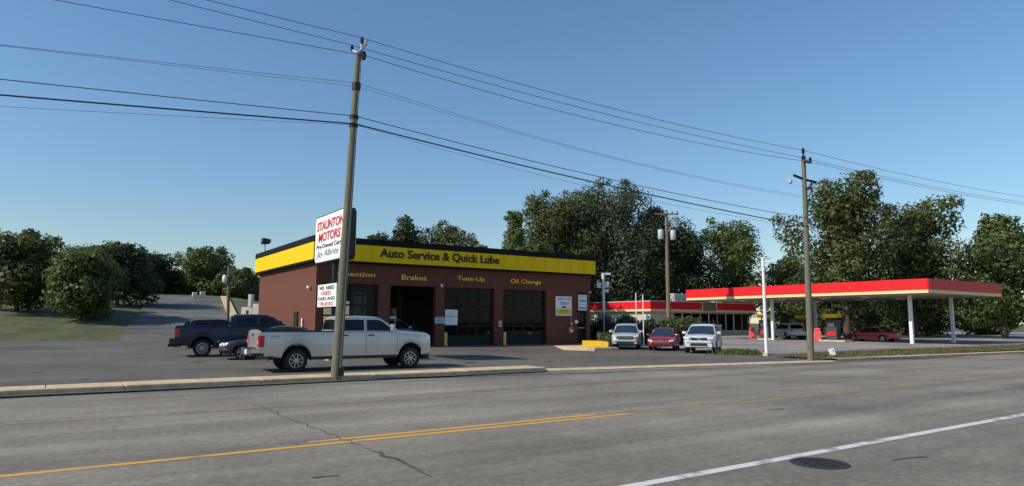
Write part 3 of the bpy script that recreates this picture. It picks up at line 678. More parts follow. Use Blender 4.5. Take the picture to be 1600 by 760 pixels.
# brown pole behind the parked cars, with crossarm and two transformers
p3 = thing('utility_pole', 'brown utility pole with crossarm and two white transformers behind the parked cars', 'utility pole', (43.2, 40.2, 0))
ob('pole', MB().tube([(0, 0, -.3), (0, 0, 5), (0, -.02, 11.05)], [.20, .17, .13], 12).mesh('pole', 50), 'pole_brown_wood', p3)
ob('crossarm', MB().box(-1.02, 1.02, -.19, -.07, 10.86, 10.98), 'pole_brown_wood', p3).rotation_euler = (0, 0, R(-32))
for u in (-.95, -.5, .5, .95):
    insulator(p3, (u * .848 - .11 * .53, -u * .53 - .11 * .848, 10.98), .2, .06, 'steel_dark')
for u, zz in ((-.52, 8.75), (.55, 8.7)):
    tr = ob('transformer', MB().lathe([(.2, 0), (.24, .05), (.24, .76), (.21, .82), (.08, .86)], 18, 'z', (u * .848, -u * .53, zz)).mesh('transformer', 40), 'ac_grey', p3)
    ob('bushing', MB().lathe([(.05, .85), (.07, .95), (.03, 1.12)], 10, 'z', (u * .848, -u * .53, zz)).mesh('bushing', 40), 'steel_dark', tr)
    ob('hanger', MB().tube([(0, 0, zz + .7), (u * .6, -u * .38, zz + .7)], .035, 6), 'steel_dark', tr)
ob('cutout_arm', MB().box(-.8, .8, -.05, .05, 8.25, 8.33), 'steel_dark', p3).rotation_euler = (0, 0, R(-32))

# white pole at the verge, floodlight pole by the hedge, thin flag poles, wooden pole on the hill side
t = thing('white_lamp_pole', 'slim white lamp pole standing on the grass verge right of the cars', 'lamp pole', (28.52, 20.3, .05))
ob('pole', MB().tube([(0, 0, -.1), (0, 0, 4.75)], [.085, .07], 12).mesh('pole', 50), 'white_metal', t); box('base', -.14, .14, -.14, .14, -.05, .12, 'concrete', t, .02)
ob('lamp_head', MB().box(-.04, .36, -.1, .06, 4.66, 4.75).mesh('lamp_head', None, .02), 'white_metal', t).rotation_euler = (0, 0, R(-30))
t = thing('floodlight_pole', 'white pole carrying boxy floodlights beside the garage corner', 'lamp pole', (31.1, 34.85, 0))
ob('pole', MB().tube([(0, 0, 0), (-.03, -.02, 2.3)], .05, 10).mesh('pole', 50), 'steel_grey', t)
ob('upper_pole', MB().tube([(-.03, -.02, 2.25), (-.12, -.1, 4.98)], .10, 10).mesh('upper_pole', 50), 'white_metal', t)
for dx, dz in ((-.34, 3.95), (.22, 3.98), (.20, 3.66)):
    fl = ob('floodlight', MB().box(dx - .14, dx + .14, -.2, .06, dz, dz + .38 if dz > 3.7 else dz + .2).mesh('floodlight', None, .03), 'white_metal', t); fl.rotation_euler = (0, 0, R(-34))
ob('lamp_arm', MB().box(-.1, .5, -.1, 0, 4.86, 4.98).mesh('lamp_arm', None, .02), 'white_metal', t).rotation_euler = (0, 0, R(-34))
for i, (x, y, h, lab) in enumerate([(31.95, 32.6, 3.55, 'left of two thin white poles between the silver car and the red car'), (32.35, 32.35, 3.45, 'right of two thin white poles, with a small white box, behind the red car')]):
    t = thing('thin_pole', lab, 'pole', (x, y, 0)); ob('shaft', MB().tube([(0, 0, 0), (0, 0, h)], .035, 8).mesh('shaft', 50), 'white_metal', t); box('foot', -.1, .1, -.1, .1, 0, .05, 'steel_grey', t)
    if i: box('meter_box', .05, .32, -.14, .1, 1.75, 2.15, 'white_metal', t, .03)
t = thing('street_light_pole', 'thin grey wooden pole with white lamp behind the navy pickup', 'lamp pole', (9.45, 47.8, .05))
ob('pole', MB().tube([(0, 0, -.3), (-.12, 0, 5.2)], [.12, .09], 10).mesh('pole', 50), 'pole_green_wood', t)
ob('lamp_arm', MB().tube([(-.1, 0, 4.5), (-.3, .03, 4.55)], .025, 6), 'steel_grey', t)
ob('lamp', MB().lathe([(.06, 0), (.16, .1), (.17, .4), (.1, .55)], 12, 'z', (-.34, .04, 4.05)).mesh('lamp', 50), 'white_metal', t)

# cream block wall with pillars at the foot of the side street
t = thing('block_wall', 'cream block wall with a pillar beside the far corner of the garage', 'wall', (13.0, 60.3, .9), R(-34))
box('low_block', 0, .95, -.25, .25, 0, 1.85, 'cream_wall', t, .04); box('pillar', .55, .85, -.28, .28, 1.85, 2.95, 'cream_wall', t, .04)
box('low_block', .95, 3.4, -.25, .25, 0, 2.15, 'cream_wall', t, .04); box('opening', .42, .62, -.262, -.245, 1.0, 1.6, 'steel_dark', t)
t = thing('block_wall', 'small far cream wall block beside the top of the side street', 'wall', (13.6, 84, 4.3)); box('low_block', -1.0, -.5, -.2, .2, 0, .55, 'cream_wall', t, .04); box('low_block', -.2, .35, -.2, .2, 0, .65, 'cream_wall', t, .04)

# ------------------------------------------------------------------ filling station
CX0, CX1, CY0, CY1 = 50.0, 62.0, 22.5, 44.2
cn = thing('station_canopy', 'red and cream filling station canopy on white columns at the right', 'canopy', (0, 0, .1))
ob('fascia_stripe', MB().box(CX0, CX1, CY0, CY1, 3.62, 3.86), 'gas_cream', cn)
n = 9; w = (CY1 - CY0) / n
cp = MB().box(-.05, 0, 0, w - .01, 3.87, 4.62).mesh('fascia_panel')
for i in range(n): ob('fascia_panel', cp, 'gas_red', cn, loc=(CX0, CY0 + i * w, 0))
n = 5; w = (CX1 - CX0) / n
cp = MB().box(0, w - .01, -.05, 0, 3.87, 4.62).mesh('fascia_panel')
for i in range(n): ob('fascia_panel', cp, 'gas_red', cn, loc=(CX0 + i * w, CY0, 0))
for i in range(n): ob('fascia_panel', cp, 'gas_red', cn, loc=(CX0 + i * w, CY1 + .05, 0))
ob('deck', MB().box(CX0 + .001, CX1, CY0 + .001, CY1 - .001, 3.86, 4.55), 'canopy_under', cn)
ob('soffit', MB().box(CX0 + .15, CX1 - .15, CY0 + .15, CY1 - .15, 3.58, 3.62), 'canopy_under', cn)
for x in (52.6, 59.2):
    for y in (25.0, 36.7): ob('column', MB().box(x - .11, x + .11, y - .11, y + .11, -.1, 3.58), 'white_metal', cn)
for x in (53.0, 58.5):
    for y in (28.5, 32, 36, 40): box('canopy_light', x - .25, x + .25, y - .25, y + .25, 3.5, 3.58, 'white_metal', cn)
def pump(loc, label):
    t = thing('fuel_pump', label, 'fuel pump', loc, 0, 'fuel pumps under the canopy')
    box('island', -.6, .6, -1.3, 1.3, -.05, .12, 'concrete', t, .03); box('cabinet', -.3, .3, -.5, .5, .12, 1.75, 'pump_grey', t, .03)
    box('topper', -.36, .36, -.62, .62, 1.95, 2.25, 'fascia_yellow', t, .02)
    for s in (-1, 1): box('topper_post', -.04, .04, s * .4 - .04, s * .4 + .04, 1.75, 1.95, 'steel_dark', t)
    box('display', -.315, -.302, -.3, .3, 1.2, 1.5, 'porcelain', t); box('price_panel', -.315, -.302, -.34, .34, .5, .8, 'gas_red', t)
    ob('hose', MB().tube([(-.3, .42, 1.4), (-.42, .5, 1.1), (-.45, .5, .5), (-.36, .46, .9)], .025, 6), 'plastic_black', t)
    return t
pump((53.4, 38.0, .1), 'dark fuel pump with yellow topper just left of the slim white pole')
pump((53.4, 31.6, .1), 'dark fuel pump with yellow topper right of the pale grey utility pole')
pump((59.2, 38.0, .1), 'dark fuel pump standing further back under the canopy')
def bin_(loc, label):
    t = thing('red_bin', label, 'trash bin', loc, R(34), 'red bins beside the pumps')
    box('body', -.28, .28, -.28, .28, 0, .82, 'bin_red', t, .04); box('hood', -.24, .24, -.24, .24, .82, 1.08, 'bin_red', t, .08); box('panel', -.2, .2, -.305, -.282, .2, .66, 'sign_white', t)
bin_((53.0, 39.15, .1), 'red bin with pale panel left of the slim white pole'); bin_((53.0, 32.75, .1), 'red bin with pale panel just right of the pale grey utility pole')

# store
S0, SYF = 53.5, 52.4
stx = thing('station_store', 'low filling station store with red fascia behind the parked cars', 'building', (0, 0, .1))
ob('wall', MB().box(S0 + .4, S0 + 4.0, SYF + .4, SYF + .7, 0, 3.0).box(S0 + 4.0, S0 + 17.6, SYF + .4, SYF + .7, 2.55, 3.0).box(S0 + 4, S0 + 17.6, SYF + .4, SYF + .7, 0, .6).box(S0 + .4, S0 + .7, SYF + .7, SYF + 13.6, 0, 3.0).box(S0 + .4, S0 + 17.6, SYF + 13.6, SYF + 13.9, 0, 3).box(S0 + 17.3, S0 + 17.6, SYF + .7, SYF + 13.6, 0, 3), 'store_wall', stx)
ob('floor_inside', MB().box(S0 + .7, S0 + 17.3, SYF + .7, SYF + 13.6, -.05, .03), 'interior_floor', stx)
for i in range(9):
    x = S0 + 4 + 1.51 * i
    wd = ob('window', MB().box(x, x + .08, SYF + .42, SYF + .56, .6, 2.55).box(x + 1.43, x + 1.51, SYF + .42, SYF + .56, .6, 2.55), 'steel_grey' if i % 3 else 'white_metal', stx)
    box('pane', x + .08, x + 1.43, SYF + .47, SYF + .49, .6, 2.55, 'shop_pane', wd)
rf = ob('roof', MB().box(S0 + .05, S0 + 17.95, SYF + .05, SYF + 14.2, 3.0, 3.15), 'roof_membrane', stx)
n = 12; w = 18.0 / n
cp = MB().box(0, w - .012, -.05, 0, 2.98, 3.80).mesh('fascia_panel')
for i in range(n): ob('fascia_panel', cp, 'gas_red', stx, loc=(S0 + i * w, SYF, 0))
cp = MB().box(-.05, 0, 0, 14.2 / 9 - .012, 2.98, 3.80).mesh('fascia_panel')
for i in range(9): ob('fascia_panel', cp, 'gas_red', stx, loc=(S0, SYF + i * 14.2 / 9, 0))
ob('fascia_stripe', MB().box(S0 - .03, S0, SYF - .03, SYF + 14.2, 2.72, 2.97), 'gas_cream', stx); ob('fascia_stripe', MB().box(S0, S0 + 18, SYF - .03, SYF, 2.72, 2.97), 'gas_cream', stx)
ob('fascia_back', MB().box(S0 + .002, S0 + 17.99, SYF + .002, SYF + .05, 2.72, 3.79).box(S0 + .002, S0 + .05, SYF + .05, SYF + 14.2, 2.72, 3.79), 'store_wall', stx)
ob('coping', MB().box(S0 - .08, S0 + 18.08, SYF - .08, SYF + .1, 3.80, 3.88).box(S0 - .08, S0 + .1, SYF + .1, SYF + 14.2, 3.80, 3.88), 'ac_grey', stx)
nm = box('name_panel', S0 + 8.4, S0 + 10.8, SYF - .09, SYF - .051, 2.85, 3.68, 'brown_band', stx)
for x in (8.3, 10.8): box('panel_edge', S0 + x, S0 + x + .09, SYF - .11, SYF - .051, 2.75, 3.78, 'gas_cream', stx)
for x, y, w, h, lab in ((4.2, 10, 1.5, 1.15, 'boxy pale rooftop unit on the store, left one'), (5.7, 8, 1.2, .75, 'slatted pale rooftop vent on the store beside the thin poles'), (9.3, 4.5, 2.4, 1.6, 'grey rooftop air conditioner on the store beside the brown pole')):
    t = thing('rooftop_unit', lab, 'air conditioner', (S0 + x, SYF + y, 3.25)); 
    box('case', -w / 2, w / 2, -.6, .6, .1, h + .25, 'ac_grey', t, .04); box('curb', -w / 2 - .05, w / 2 + .05, -.65, .65, -.02, .1, 'steel_grey', t)
    for k in range(5): box('louvre', -w / 2 + .1, w / 2 - .1, -.63, -.602, .3 + k * h * .17, .3 + k * h * .17 + .05, 'steel_grey', t)
t = thing('ice_chest', 'long pale ice chest in front of the store windows', 'ice chest', (S0 + 9, SYF - .5, .1)); box('case', -1.6, 1.6, -.4, .4, .1, 1.15, 'ac_grey', t, .04); box('lid', -1.6, 1.6, -.42, .3, 1.15, 1.25, 'white_metal', t); box('base', -1.5, 1.5, -.35, .35, 0, .1, 'steel_dark', t)
# leaning white board on the verge
t = thing('yard_sign', 'small white board leaning on the verge right of the pale grey pole', 'sign', (29.2, 17.3, .1), R(-30))
box('board', -.13, .13, -.02, .02, .05, .38, 'sign_white', t).rotation_euler = (R(-14), R(-14), 0); box('stake', -.02, .02, .03, .05, -.1, .3, 'steel_grey', t)

# ------------------------------------------------------------------ vehicles (front towards local +x)
def interp(P, x):
    if x <= P[0][0]: return P[0][1]
    for (a, za), (b, zb) in zip(P, P[1:]):
        if x <= b: return za + (zb - za) * (x - a) / max(1e-6, b - a)
    return P[-1][1]
_wheel = {}
def wheel_meshes(r, w, spokes, rimr):
    k = (r, w, spokes, rimr)
    if k not in _wheel:
        h = w / 2
        ty = MB().lathe([(rimr * .96, -h * .8), (rimr + .02, -h), (r - .03, -h * .96), (r - .005, -h * .75), (r, -h * .4), (r, h * .4), (r - .005, h * .75), (r - .03, h * .96), (rimr + .02, h), (rimr * .96, h * .8), (rimr * .93, 0)], 32).mesh('wheel', 35)
        rm = MB().lathe([(rimr * .97, h * .62), (rimr, h * .86), (rimr * .90, h * .88), (rimr * .86, h * .55)], 32, cap=False)
        for i in range(spokes):
            a = 2 * math.pi * i / spokes + .3; c, s = math.cos(a), math.sin(a); q = rimr * (.085 if spokes > 7 else .11 if spokes > 5 else .15)
            P = [(0.04, -q * .9), (rimr * .92, -q * .75), (rimr * .92, q * .75), (0.04, q * .9)]
            vs = [(u * c - v * s, yy, u * s + v * c) for yy in (h * .45, h * .80) for u, v in P]
            rm.add(vs, [(0, 1, 2, 3), (4, 5, 6, 7), (0, 1, 5, 4), (1, 2, 6, 5), (2, 3, 7, 6), (3, 0, 4, 7)])
        rm.lathe([(.085, h * .4), (.085, h * .92), (.06, h * .97)], 16)
        bk = MB().lathe([(rimr * .95, h * .2), (rimr * .95, h * .32)], 24).mesh('brake_disc')
        _wheel[k] = (ty, rm.mesh('rim', 35), bk)
    return _wheel[k]

def vehicle(name, label, cat, loc, heading, sp, group=None, S=.85):
    t = thing(name, label, cat, loc, heading, group); t.scale = (S, S, S)
    wb, fo, ro, W = sp['wb'], sp['fo'], sp['ro'], sp['W']; hw = W / 2
    xr, xf = -wb / 2 - ro, wb / 2 + fo
    wr, ar, sill = sp['wr'], sp['arch'], sp['sill']
    prof = sp['prof']; bed = sp.get('bed'); pt = sp.get('paint', 'silver_paint')
    fr_, rr_ = sp.get('front_round', .16), sp.get('rear_round', .10)
    def halfw(x):
        f = 1.0
        if x > xf - .75: f -= fr_ * ((x - xf + .75) / .75) ** 2.2
        if x < xr + .5: f -= rr_ * ((xr + .5 - x) / .5) ** 2.2
        return hw * f
    def bottom(x):
        z = sill
        if x > wb / 2 + ar: z += .06 * sm((x - wb / 2 - ar) / .4)
        if x < -wb / 2 - ar: z += sp.get('tail_lift', .10) * sm((-wb / 2 - ar - x) / .4)
        for xa in (-wb / 2, wb / 2):
            d = abs(x - xa)
            if d < ar: z = max(z, wr + math.sqrt(ar * ar - d * d) * sp.get('arch_sq', 1.0))
        return z
    def section(x, inbed=False):
        w = halfw(x); zb = bottom(x); zt = interp(prof, x); zs = zt - sp.get('shoulder', .10)
        zb = min(zb, zs - .10)
        cr = sp.get('crown', .04)
        rows = [(w - .05, zb), (w - .006, zb + .05), (w, zb + (zs - zb) * .45), (w - .006, zb + (zs - zb) * .8), (w - .03, zs + (zt - zs) * .35), (w - .07, zt - .015)]
        if inbed: rows += [(w - .10, zt), (w - .13, zt - .02), (w - .14, zt - .48), (0, zt - .48)]
        else: rows += [(w - .13, zt), (w - .3, zt + cr * .45), (w * .4, zt + cr * .85), (0, zt + cr)]
        return rows
    xs = set([xr, xf, xr + .03, xf - .03, xr + .1, xf - .1] + lin(xr, xf, 34) + [p[0] for p in prof if xr < p[0] < xf])
    for xa in (-wb / 2, wb / 2):
        for i in range(15): xs.add(xa + ar * math.cos(math.pi * i / 14) * .9999)
    st = [(x, False) for x in sorted(xs)]
    if bed:
        b0, b1 = bed
        st = [(x, b0 < x < b1) for x, _ in st if min(abs(x - b0), abs(x - b1)) > .02] + [(b0, False), (b0 + .004, True), (b1, False), (b1 - .004, True)]
        st.sort()
    B = MB(); nr = None
    for x, ib in st:
        rows = section(x, ib)
        full = [(x, y, z) for y, z in rows] + [(x, -y, z) for y, z in rows[-2::-1]]
        nr = len(full); B.v += full
    for i in range(len(st) - 1):
        for j in range(nr - 1): B.f.append((i * nr + j, i * nr + j + 1, (i + 1) * nr + j + 1, (i + 1) * nr + j))
    B.f.append(tuple(range(nr))); B.f.append(tuple((len(st) - 1) * nr + j for j in range(nr))[::-1])
    body = ob('body', B.mesh('body', sp.get('sharp', 32)), pt, t)
    # side surface point for trims
    def side_y(x, z):
        rows = section(x)
        for (ya, za), (yb, zb) in zip(rows, rows[1:]):
            if za <= z <= zb: return ya + (yb - ya) * (z - za) / max(1e-6, zb - za)
        return rows[4][0]
    U = MB(); zin = min(interp(prof, wb / 2), interp(prof, -wb / 2), 1.2) - .15
    if bed: zin = min(zin, interp(prof, -wb / 2) - .52)
    U.box(xr + .12, xf - .16, -hw + .30, hw - .30, sill + .02, max(sill + .2, zin))
    ob('underbody', U, 'under_black', t)
    # dark arch liners
    for xa in (-wb / 2, wb / 2):
        for s in (-1, 1):
            P = [(xa + (ar - .004) * math.cos(a), wr + (ar * sp.get('arch_sq', 1.0) - .004) * math.sin(a)) for a in [math.pi * i / 14 for i in range(15)]]
            m = MB(); n = len(P); y0, y1 = s * (halfw(xa) - .045), s * (hw - .30)
            m.add([(x, y0, z) for x, z in P] + [(x, y1, z) for x, z in P], [(i, i + 1, n + i + 1, n + i) for i in range(n - 1)])
            ob('arch_liner', m, 'under_black', t)
            if sp.get('flare'):
                Q = [(xa + (ar + .07) * math.cos(a), wr + (ar * sp.get('arch_sq', 1.0) + .07) * math.sin(a)) for a in [math.pi * i / 14 for i in range(15)]]
                yo = s * (halfw(xa) + .03); m = MB()
                m.add([(x, yo, z) for x, z in P] + [(x, yo, z) for x, z in Q] + [(x, s * (halfw(xa) - .05), z) for x, z in Q] + [(x, s * (halfw(xa) - .05), z) for x, z in P],
                      [(i, i + 1, n + i + 1, n + i) for i in range(n - 1)] + [(n + i, n + i + 1, 2 * n + i + 1, 2 * n + i) for i in range(n - 1)] + [(i, i + 1, 3 * n + i + 1, 3 * n + i) for i in range(n - 1)])
                ob('arch_flare', m.mesh('arch_flare', 30), sp['flare'], t)
    # wheels
    ww = sp.get('ww', .23); tym, rim, brk = wheel_meshes(wr, ww, sp.get('spokes', 6), sp.get('rimr', wr * .62))
    for xa in (-wb / 2, wb / 2):
        for s in (-1, 1):
            w_ = ob('wheel', tym, 'tyre', t, loc=(xa, s * (hw - ww / 2 - .045), wr), rot=(0, 0, 0 if s > 0 else math.pi))
            ob('rim', rim, sp.get('rim_mat', 'alloy'), w_); ob('brake_disc', brk, 'steel_dark', w_)
    # greenhouse
    cab = sp['cab']; belt = sp['belt']; tum = sp.get('tumble', .30); cw = hw - sp.get('cab_in', .07)
    def cy(z): return cw - tum * max(0, z - belt)
    zmax = max(z for x, z in cab)
    G = MB(); n = len(cab)
    for x, z in cab:
        cr = .05 * sm((z - (zmax - .25)) / .22); y = cy(z)
        G.v += [(x, -y, z), (x, -y + .06, z + .025 * (cr > .01)), (x, -y * .5, z + cr * .8), (x, 0, z + cr), (x, y * .5, z + cr * .8), (x, y - .06, z + .025 * (cr > .01)), (x, y, z)]
    for i in range(n - 1):
        for j in range(6): G.f.append((i * 7 + j, i * 7 + j + 1, (i + 1) * 7 + j + 1, (i + 1) * 7 + j))
    lowz = belt - .12
    # sides: fan of quads down to below the belt
    for s, j in ((-1, 0), (1, 6)):
        o = len(G.v)
        for x, z in cab: G.v.append((x, s * cy(belt), lowz))
        for i in range(n - 1): G.f.append((i * 7 + j, (i + 1) * 7 + j, o + i + 1, o + i))
    cabin = ob('cabin', G.mesh('cabin', 28), sp.get('cab_paint', pt), t)
    gm = sp.get('glass', 'car_glass')
    def poly_side(nm, P, s, out, mat, th=.02, par=None):
        m = MB(); k = len(P); vs = [(x, s * (cy(z) + out), z) for x, z in P] + [(x, s * (cy(z) + out - th), z) for x, z in P]
        m.add(vs, [tuple(range(k)), tuple(range(k, 2 * k))[::-1]] + [(i, (i + 1) % k, k + (i + 1) % k, k + i) for i in range(k)])
        return ob(nm, m, mat, par or t)
    for P in sp['windows']:
        cx = sum(p[0] for p in P) / len(P); cz = sum(p[1] for p in P) / len(P)
        Q = [(cx + (x - cx) * 1.045 + (.012 if x > cx else -.012), cz + (z - cz) * 1.05 + (.010 if z > cz else -.010)) for x, z in P]
        for s in (-1, 1):
            poly_side('window_trim', Q, s, .004, sp.get('trim', 'plastic_black')); poly_side('side_window', P, s, .010, gm)
    def screen(nm, A, Bp, mat, inset=.07, a=.06, b=.97, par=None):
        (xa, za), (xb, zb) = A, Bp
        d = Vector((xb - xa, 0, zb - za)); nv = Vector((-d.z, 0, d.x)).normalized(); nv = nv if nv.z > 0 else -nv
        cb = .05 * sm((zb - (zmax - .25)) / .22); m = MB(); V = []
        for f in (a, b):
            p = Vector((xa, 0, za)) + d * f; y = cy(p.z) - inset; c = cb * f
            for k in (-1, -.5, 0, .5, 1): V.append(p + Vector((0, k * y, c * (1 - .8 * k * k))) + nv * .026)
        m.add([tuple(v) for v in V] + [tuple(v - nv * .02) for v in V], [(i, i + 1, 6 + i, 5 + i) for i in range(4)] + [(10 + i, 15 + i, 16 + i, 11 + i) for i in range(4)] + [(0, 5, 15, 10), (4, 14, 19, 9)] + [(i, 10 + i, 11 + i, i + 1) for i in range(4)] + [(5 + i, 6 + i, 16 + i, 15 + i) for i in range(4)])
        return ob(nm, m.mesh(nm, 30), mat, t), Vector((xa, 0, za)), d, nv
    wsx, wA, wd, wnv = screen('windshield', cab[-1], cab[sp.get('ws', -2)], sp.get('ws_mat', 'screen_glass'))
    screen('rear_window', cab[0], cab[sp.get('rw', 1)], gm, .12, .16 if not bed else .1, .9)
    if sp.get('sticker'):
        p = wA + wd * .72 + wnv * .02; y = cy(p.z) - .20
        a = wd.normalized() * .09; m = MB(); c = p + Vector((0, sp['sticker'] * y, 0)); h = Vector((0, .20, 0))
        m.add([tuple(c - a - h), tuple(c - a + h), tuple(c + a + h), tuple(c + a - h)] + [tuple(v - wnv * .006) for v in (c - a - h, c - a + h, c + a + h, c + a - h)], [(0, 1, 2, 3), (7, 6, 5, 4), (0, 1, 5, 4), (1, 2, 6, 5), (2, 3, 7, 6), (3, 0, 4, 7)])
        ob('price_sticker', m, 'sticker_green', t)
    # panel gaps and handles
    for x in sp.get('gaps', []):
        for s in (-1, 1):
            z0, z1 = bottom(x) + .03, interp(prof, x) - .02; m = MB(); k = 8
            for i in range(k):
                z = z0 + (z1 - z0) * i / (k - 1); y = side_y(x, z) + .003
                m.v += [(x - .007, s * y, z), (x + .007, s * y, z), (x + .007, s * (y - .01), z), (x - .007, s * (y - .01), z)]
            for i in range(k - 1):
                for j in range(4): m.f.append((4 * i + j, 4 * i + (j + 1) % 4, 4 * i + 4 + (j + 1) % 4, 4 * i + 4 + j))
            ob('door_gap', m, 'under_black', t)
    for x, z in sp.get('handles', []):
        for s in (-1, 1):
            y = side_y(x, z); box('door_handle', x - .12, x + .12, min(s * (y - .01), s * (y + .035)), max(s * (y - .01), s * (y + .035)), z - .022, z + .022, sp.get('handle_mat', 'plastic_black'), t, .012)
    mx, mz = sp['mirror']; ms = sp.get('mirror_size', (.10, .11, .09))
    for s in (-1, 1):
        y = cy(mz) + ms[1] + .05
        o = box('mirror', mx - ms[0], mx + ms[0], min(s * (y - ms[1]), s * (y + ms[1])), max(s * (y - ms[1]), s * (y + ms[1])), mz - ms[2], mz + ms[2], sp.get('mirror_mat', pt), t, .035)
        box('mirror_arm', mx - .04, mx + .04, min(s * (cy(mz) - .05), s * (y - ms[1] + .03)), max(s * (cy(mz) - .05), s * (y - ms[1] + .03)), mz - .06, mz - .02, 'plastic_black', o)
    # rocker strip
    if sp.get('rocker'):
        for s in (-1, 1): box('rocker', -wb / 2 + ar + .05, wb / 2 - ar - .05, min(s * (hw - .08), s * (hw - .005)), max(s * (hw - .08), s * (hw - .005)), sill - .07, sill + .03, 'plastic_black', t, .01)
    return t, dict(xr=xr, xf=xf, hw=hw, halfw=halfw, side_y=side_y, bottom=bottom, cy=cy)

def slab_front(t, name, poly_yz, x, d, mat, bevel=.012, mirror=False, slope=0.0):
    """flat piece on the nose: polygon in (y,z) between x-d and x; slope pushes outer ends back"""
    outs = []
    for s in ((1, -1) if mirror else (1,)):
        m = MB(); k = len(poly_yz)
        vs = [(x - slope * abs(y), s * y, z) for y, z in poly_yz] + [(x - d - slope * abs(y), s * y, z) for y, z in poly_yz]
        m.add(vs, [tuple(range(k)), tuple(range(k, 2 * k))[::-1]] + [(i, (i + 1) % k, k + (i + 1) % k, k + i) for i in range(k)])
        outs.append(ob(name, m.mesh(name, None, bevel, 1) if bevel else m, mat, t))
    return outs

# --- pickups
def pickup(name, label, loc, heading, pt, o):
    wb, ro, fo = o['wb'], o['ro'], o['fo']; r = wb / 2; cabr, cowl, gapx = o['cabr'], o['cowl'], o['gap']; dz = o.get('dz', 0)
    xf = r + fo
    B = 1.42 + dz
    sp = dict(wb=wb, fo=fo, ro=ro, W=2.03, wr=.40, arch=.525, arch_sq=1.10, sill=.50, tail_lift=.06, paint=pt, sharp=30,
              prof=[(-r - ro, B + .01), (cabr, B + .0), (cowl, B - .0), (r - .2, B - .03), (r + .35, B - .07), (xf - .10, B - .09), (xf, B - .14)],
              bed=(-r - ro + .07, cabr - .06), belt=B, front_round=.09, rear_round=.015, shoulder=.06, crown=.06, ww=.27, rimr=.25, spokes=o.get('spokes', 8),
              cab=[(cabr, B), (cabr + .07, B + .44), (cabr + .2, B + .515), (cabr + 1.0, B + .54), (cowl - .86, B + .52), (cowl - .62, B + .45), (cowl + .06, B + .01)],
              ws=-2, rw=1, tumble=.24, cab_in=.045,
              windows=[[(cabr + .22, B + .05), (gapx - .09, B + .05), (gapx - .09, B + .41), (cabr + .25, B + .41)], [(gapx + .08, B + .05), (cowl - .20, B + .03), (cowl - .26, B + .10), (cowl - .62, B + .36), (cowl - .74, B + .41), (gapx + .08, B + .41)]],
              gaps=[cabr + .05, gapx, cowl - .02], handles=[(cabr + .30, B - .14), (gapx + .2, B - .14)], handle_mat=o.get('handle_mat', 'plastic_black'),
              mirror=(cowl - .26, B + .14), mirror_size=(.06, .12, .13), mirror_mat=o.get('mirror_mat', 'silver_paint'), rocker=True, flare=o.get('flare'), rim_mat='alloy')
    t, g = vehicle(name, label, 'pickup truck', loc, heading, sp, None, .84)
    xr = g['xr']; hw = g['hw']
    # tail: tailgate seam, lamps, step bumper, plate
    box('tailgate', xr - .03, xr + .005, -.76, .76, .86, B - .005, pt, t, .015)
    box('tailgate_handle', xr - .05, xr - .031, -.12, .12, B - .16, B - .08, 'plastic_black', t, .01)
    for s in (-1, 1):
        a, b = sorted((s * (hw - .20), s * (hw + .008)))
        lm = box('tail_light', xr - .035, xr + .17, a, b, .90 + dz, B - .13, 'tail_red', t, .02)
        a, b = sorted((s * (hw - .17), s * (hw - .02))); box('reverse_lamp', xr - .042, xr - .03, a, b, 1.02 + dz, 1.10 + dz, 'lamp_clear', lm)
    bp = ob('rear_bumper', MB().prism([(xr - .24, -.99), (xr - .24, .99), (xr + .02, 1.0), (xr + .02, -1.0)], .60, .84, 'z').mesh('rear_bumper', None, .03), o.get('bumper', 'chrome'), t)
    box('bumper_step', xr - .25, xr - .02, -.5, .5, .842, .856, 'plastic_black', bp); box('licence_plate', xr - .255, xr - .242, -.16, .16, .64, .80, 'plate', bp)
    for s in (-1, 1):
        a, b = sorted((s * .72, s * 1.005)); box('bumper_corner', xr - .245, xr + .18, a, b, .585, .70, 'plastic_black', bp, .02)
    for s in (-1, 1): box('rail_cap', -r - ro + .06, cabr - .03, min(s * .895, s * .965), max(s * .895, s * .965), B - .004, B + .022, 'plastic_black', t, .008)
    box('hitch', xr - .30, xr + .1, -.08, .08, .46, .58, 'under_black', t)
    # nose
    slab_front(t, 'grille', [(-.62, .80), (.62, .80), (.66, 1.22 + dz * .6), (-.66, 1.22 + dz * .6)], xf + .035, .10, 'plastic_black', .01)
    slab_front(t, 'grille_bar', [(-.70, .99), (.70, .99), (.70, 1.07), (-.70, 1.07)], xf + .06, .06, 'chrome' if not o.get('dark') else 'steel_dark', .01)
    slab_front(t, 'headlight', [(.64, .92), (.99, .94), (.995, 1.18), (.66, 1.20)], xf + .17, .22, 'lamp_clear', .02, True, .24)
    ob('front_bumper', MB().prism([(xf - .42, -1.0), (xf + .02, -.88), (xf + .11, -.5), (xf + .11, .5), (xf + .02, .88), (xf - .42, 1.0)], .50, .80, 'z').mesh('front_bumper', None, .04), o.get('bumper', 'chrome'), t)
    box('air_dam', xf - .35, xf + .02, -.8, .8, .36, .50, 'plastic_black', t, .02)
    for s in (-1, 1): ob('mud_flap', MB().box(-r - .60, -r - .57, min(s * .72, s * .98), max(s * .72, s * .98), .34, .66), 'under_black', t)
    ob('exhaust', MB().tube([(-r - .9, -.72, .50), (-r - ro - .05, -.78, .48)], .04, 10), 'steel_grey', t)
    ob('axle', MB().tube([(-r, -.8, .41), (-r, .8, .41)], .07, 10).lathe([(.05, -.16), (.16, -.1), (.16, .1), (.05, .16)], 14, 'y', (-r, 0, .41)), 'under_black', t)
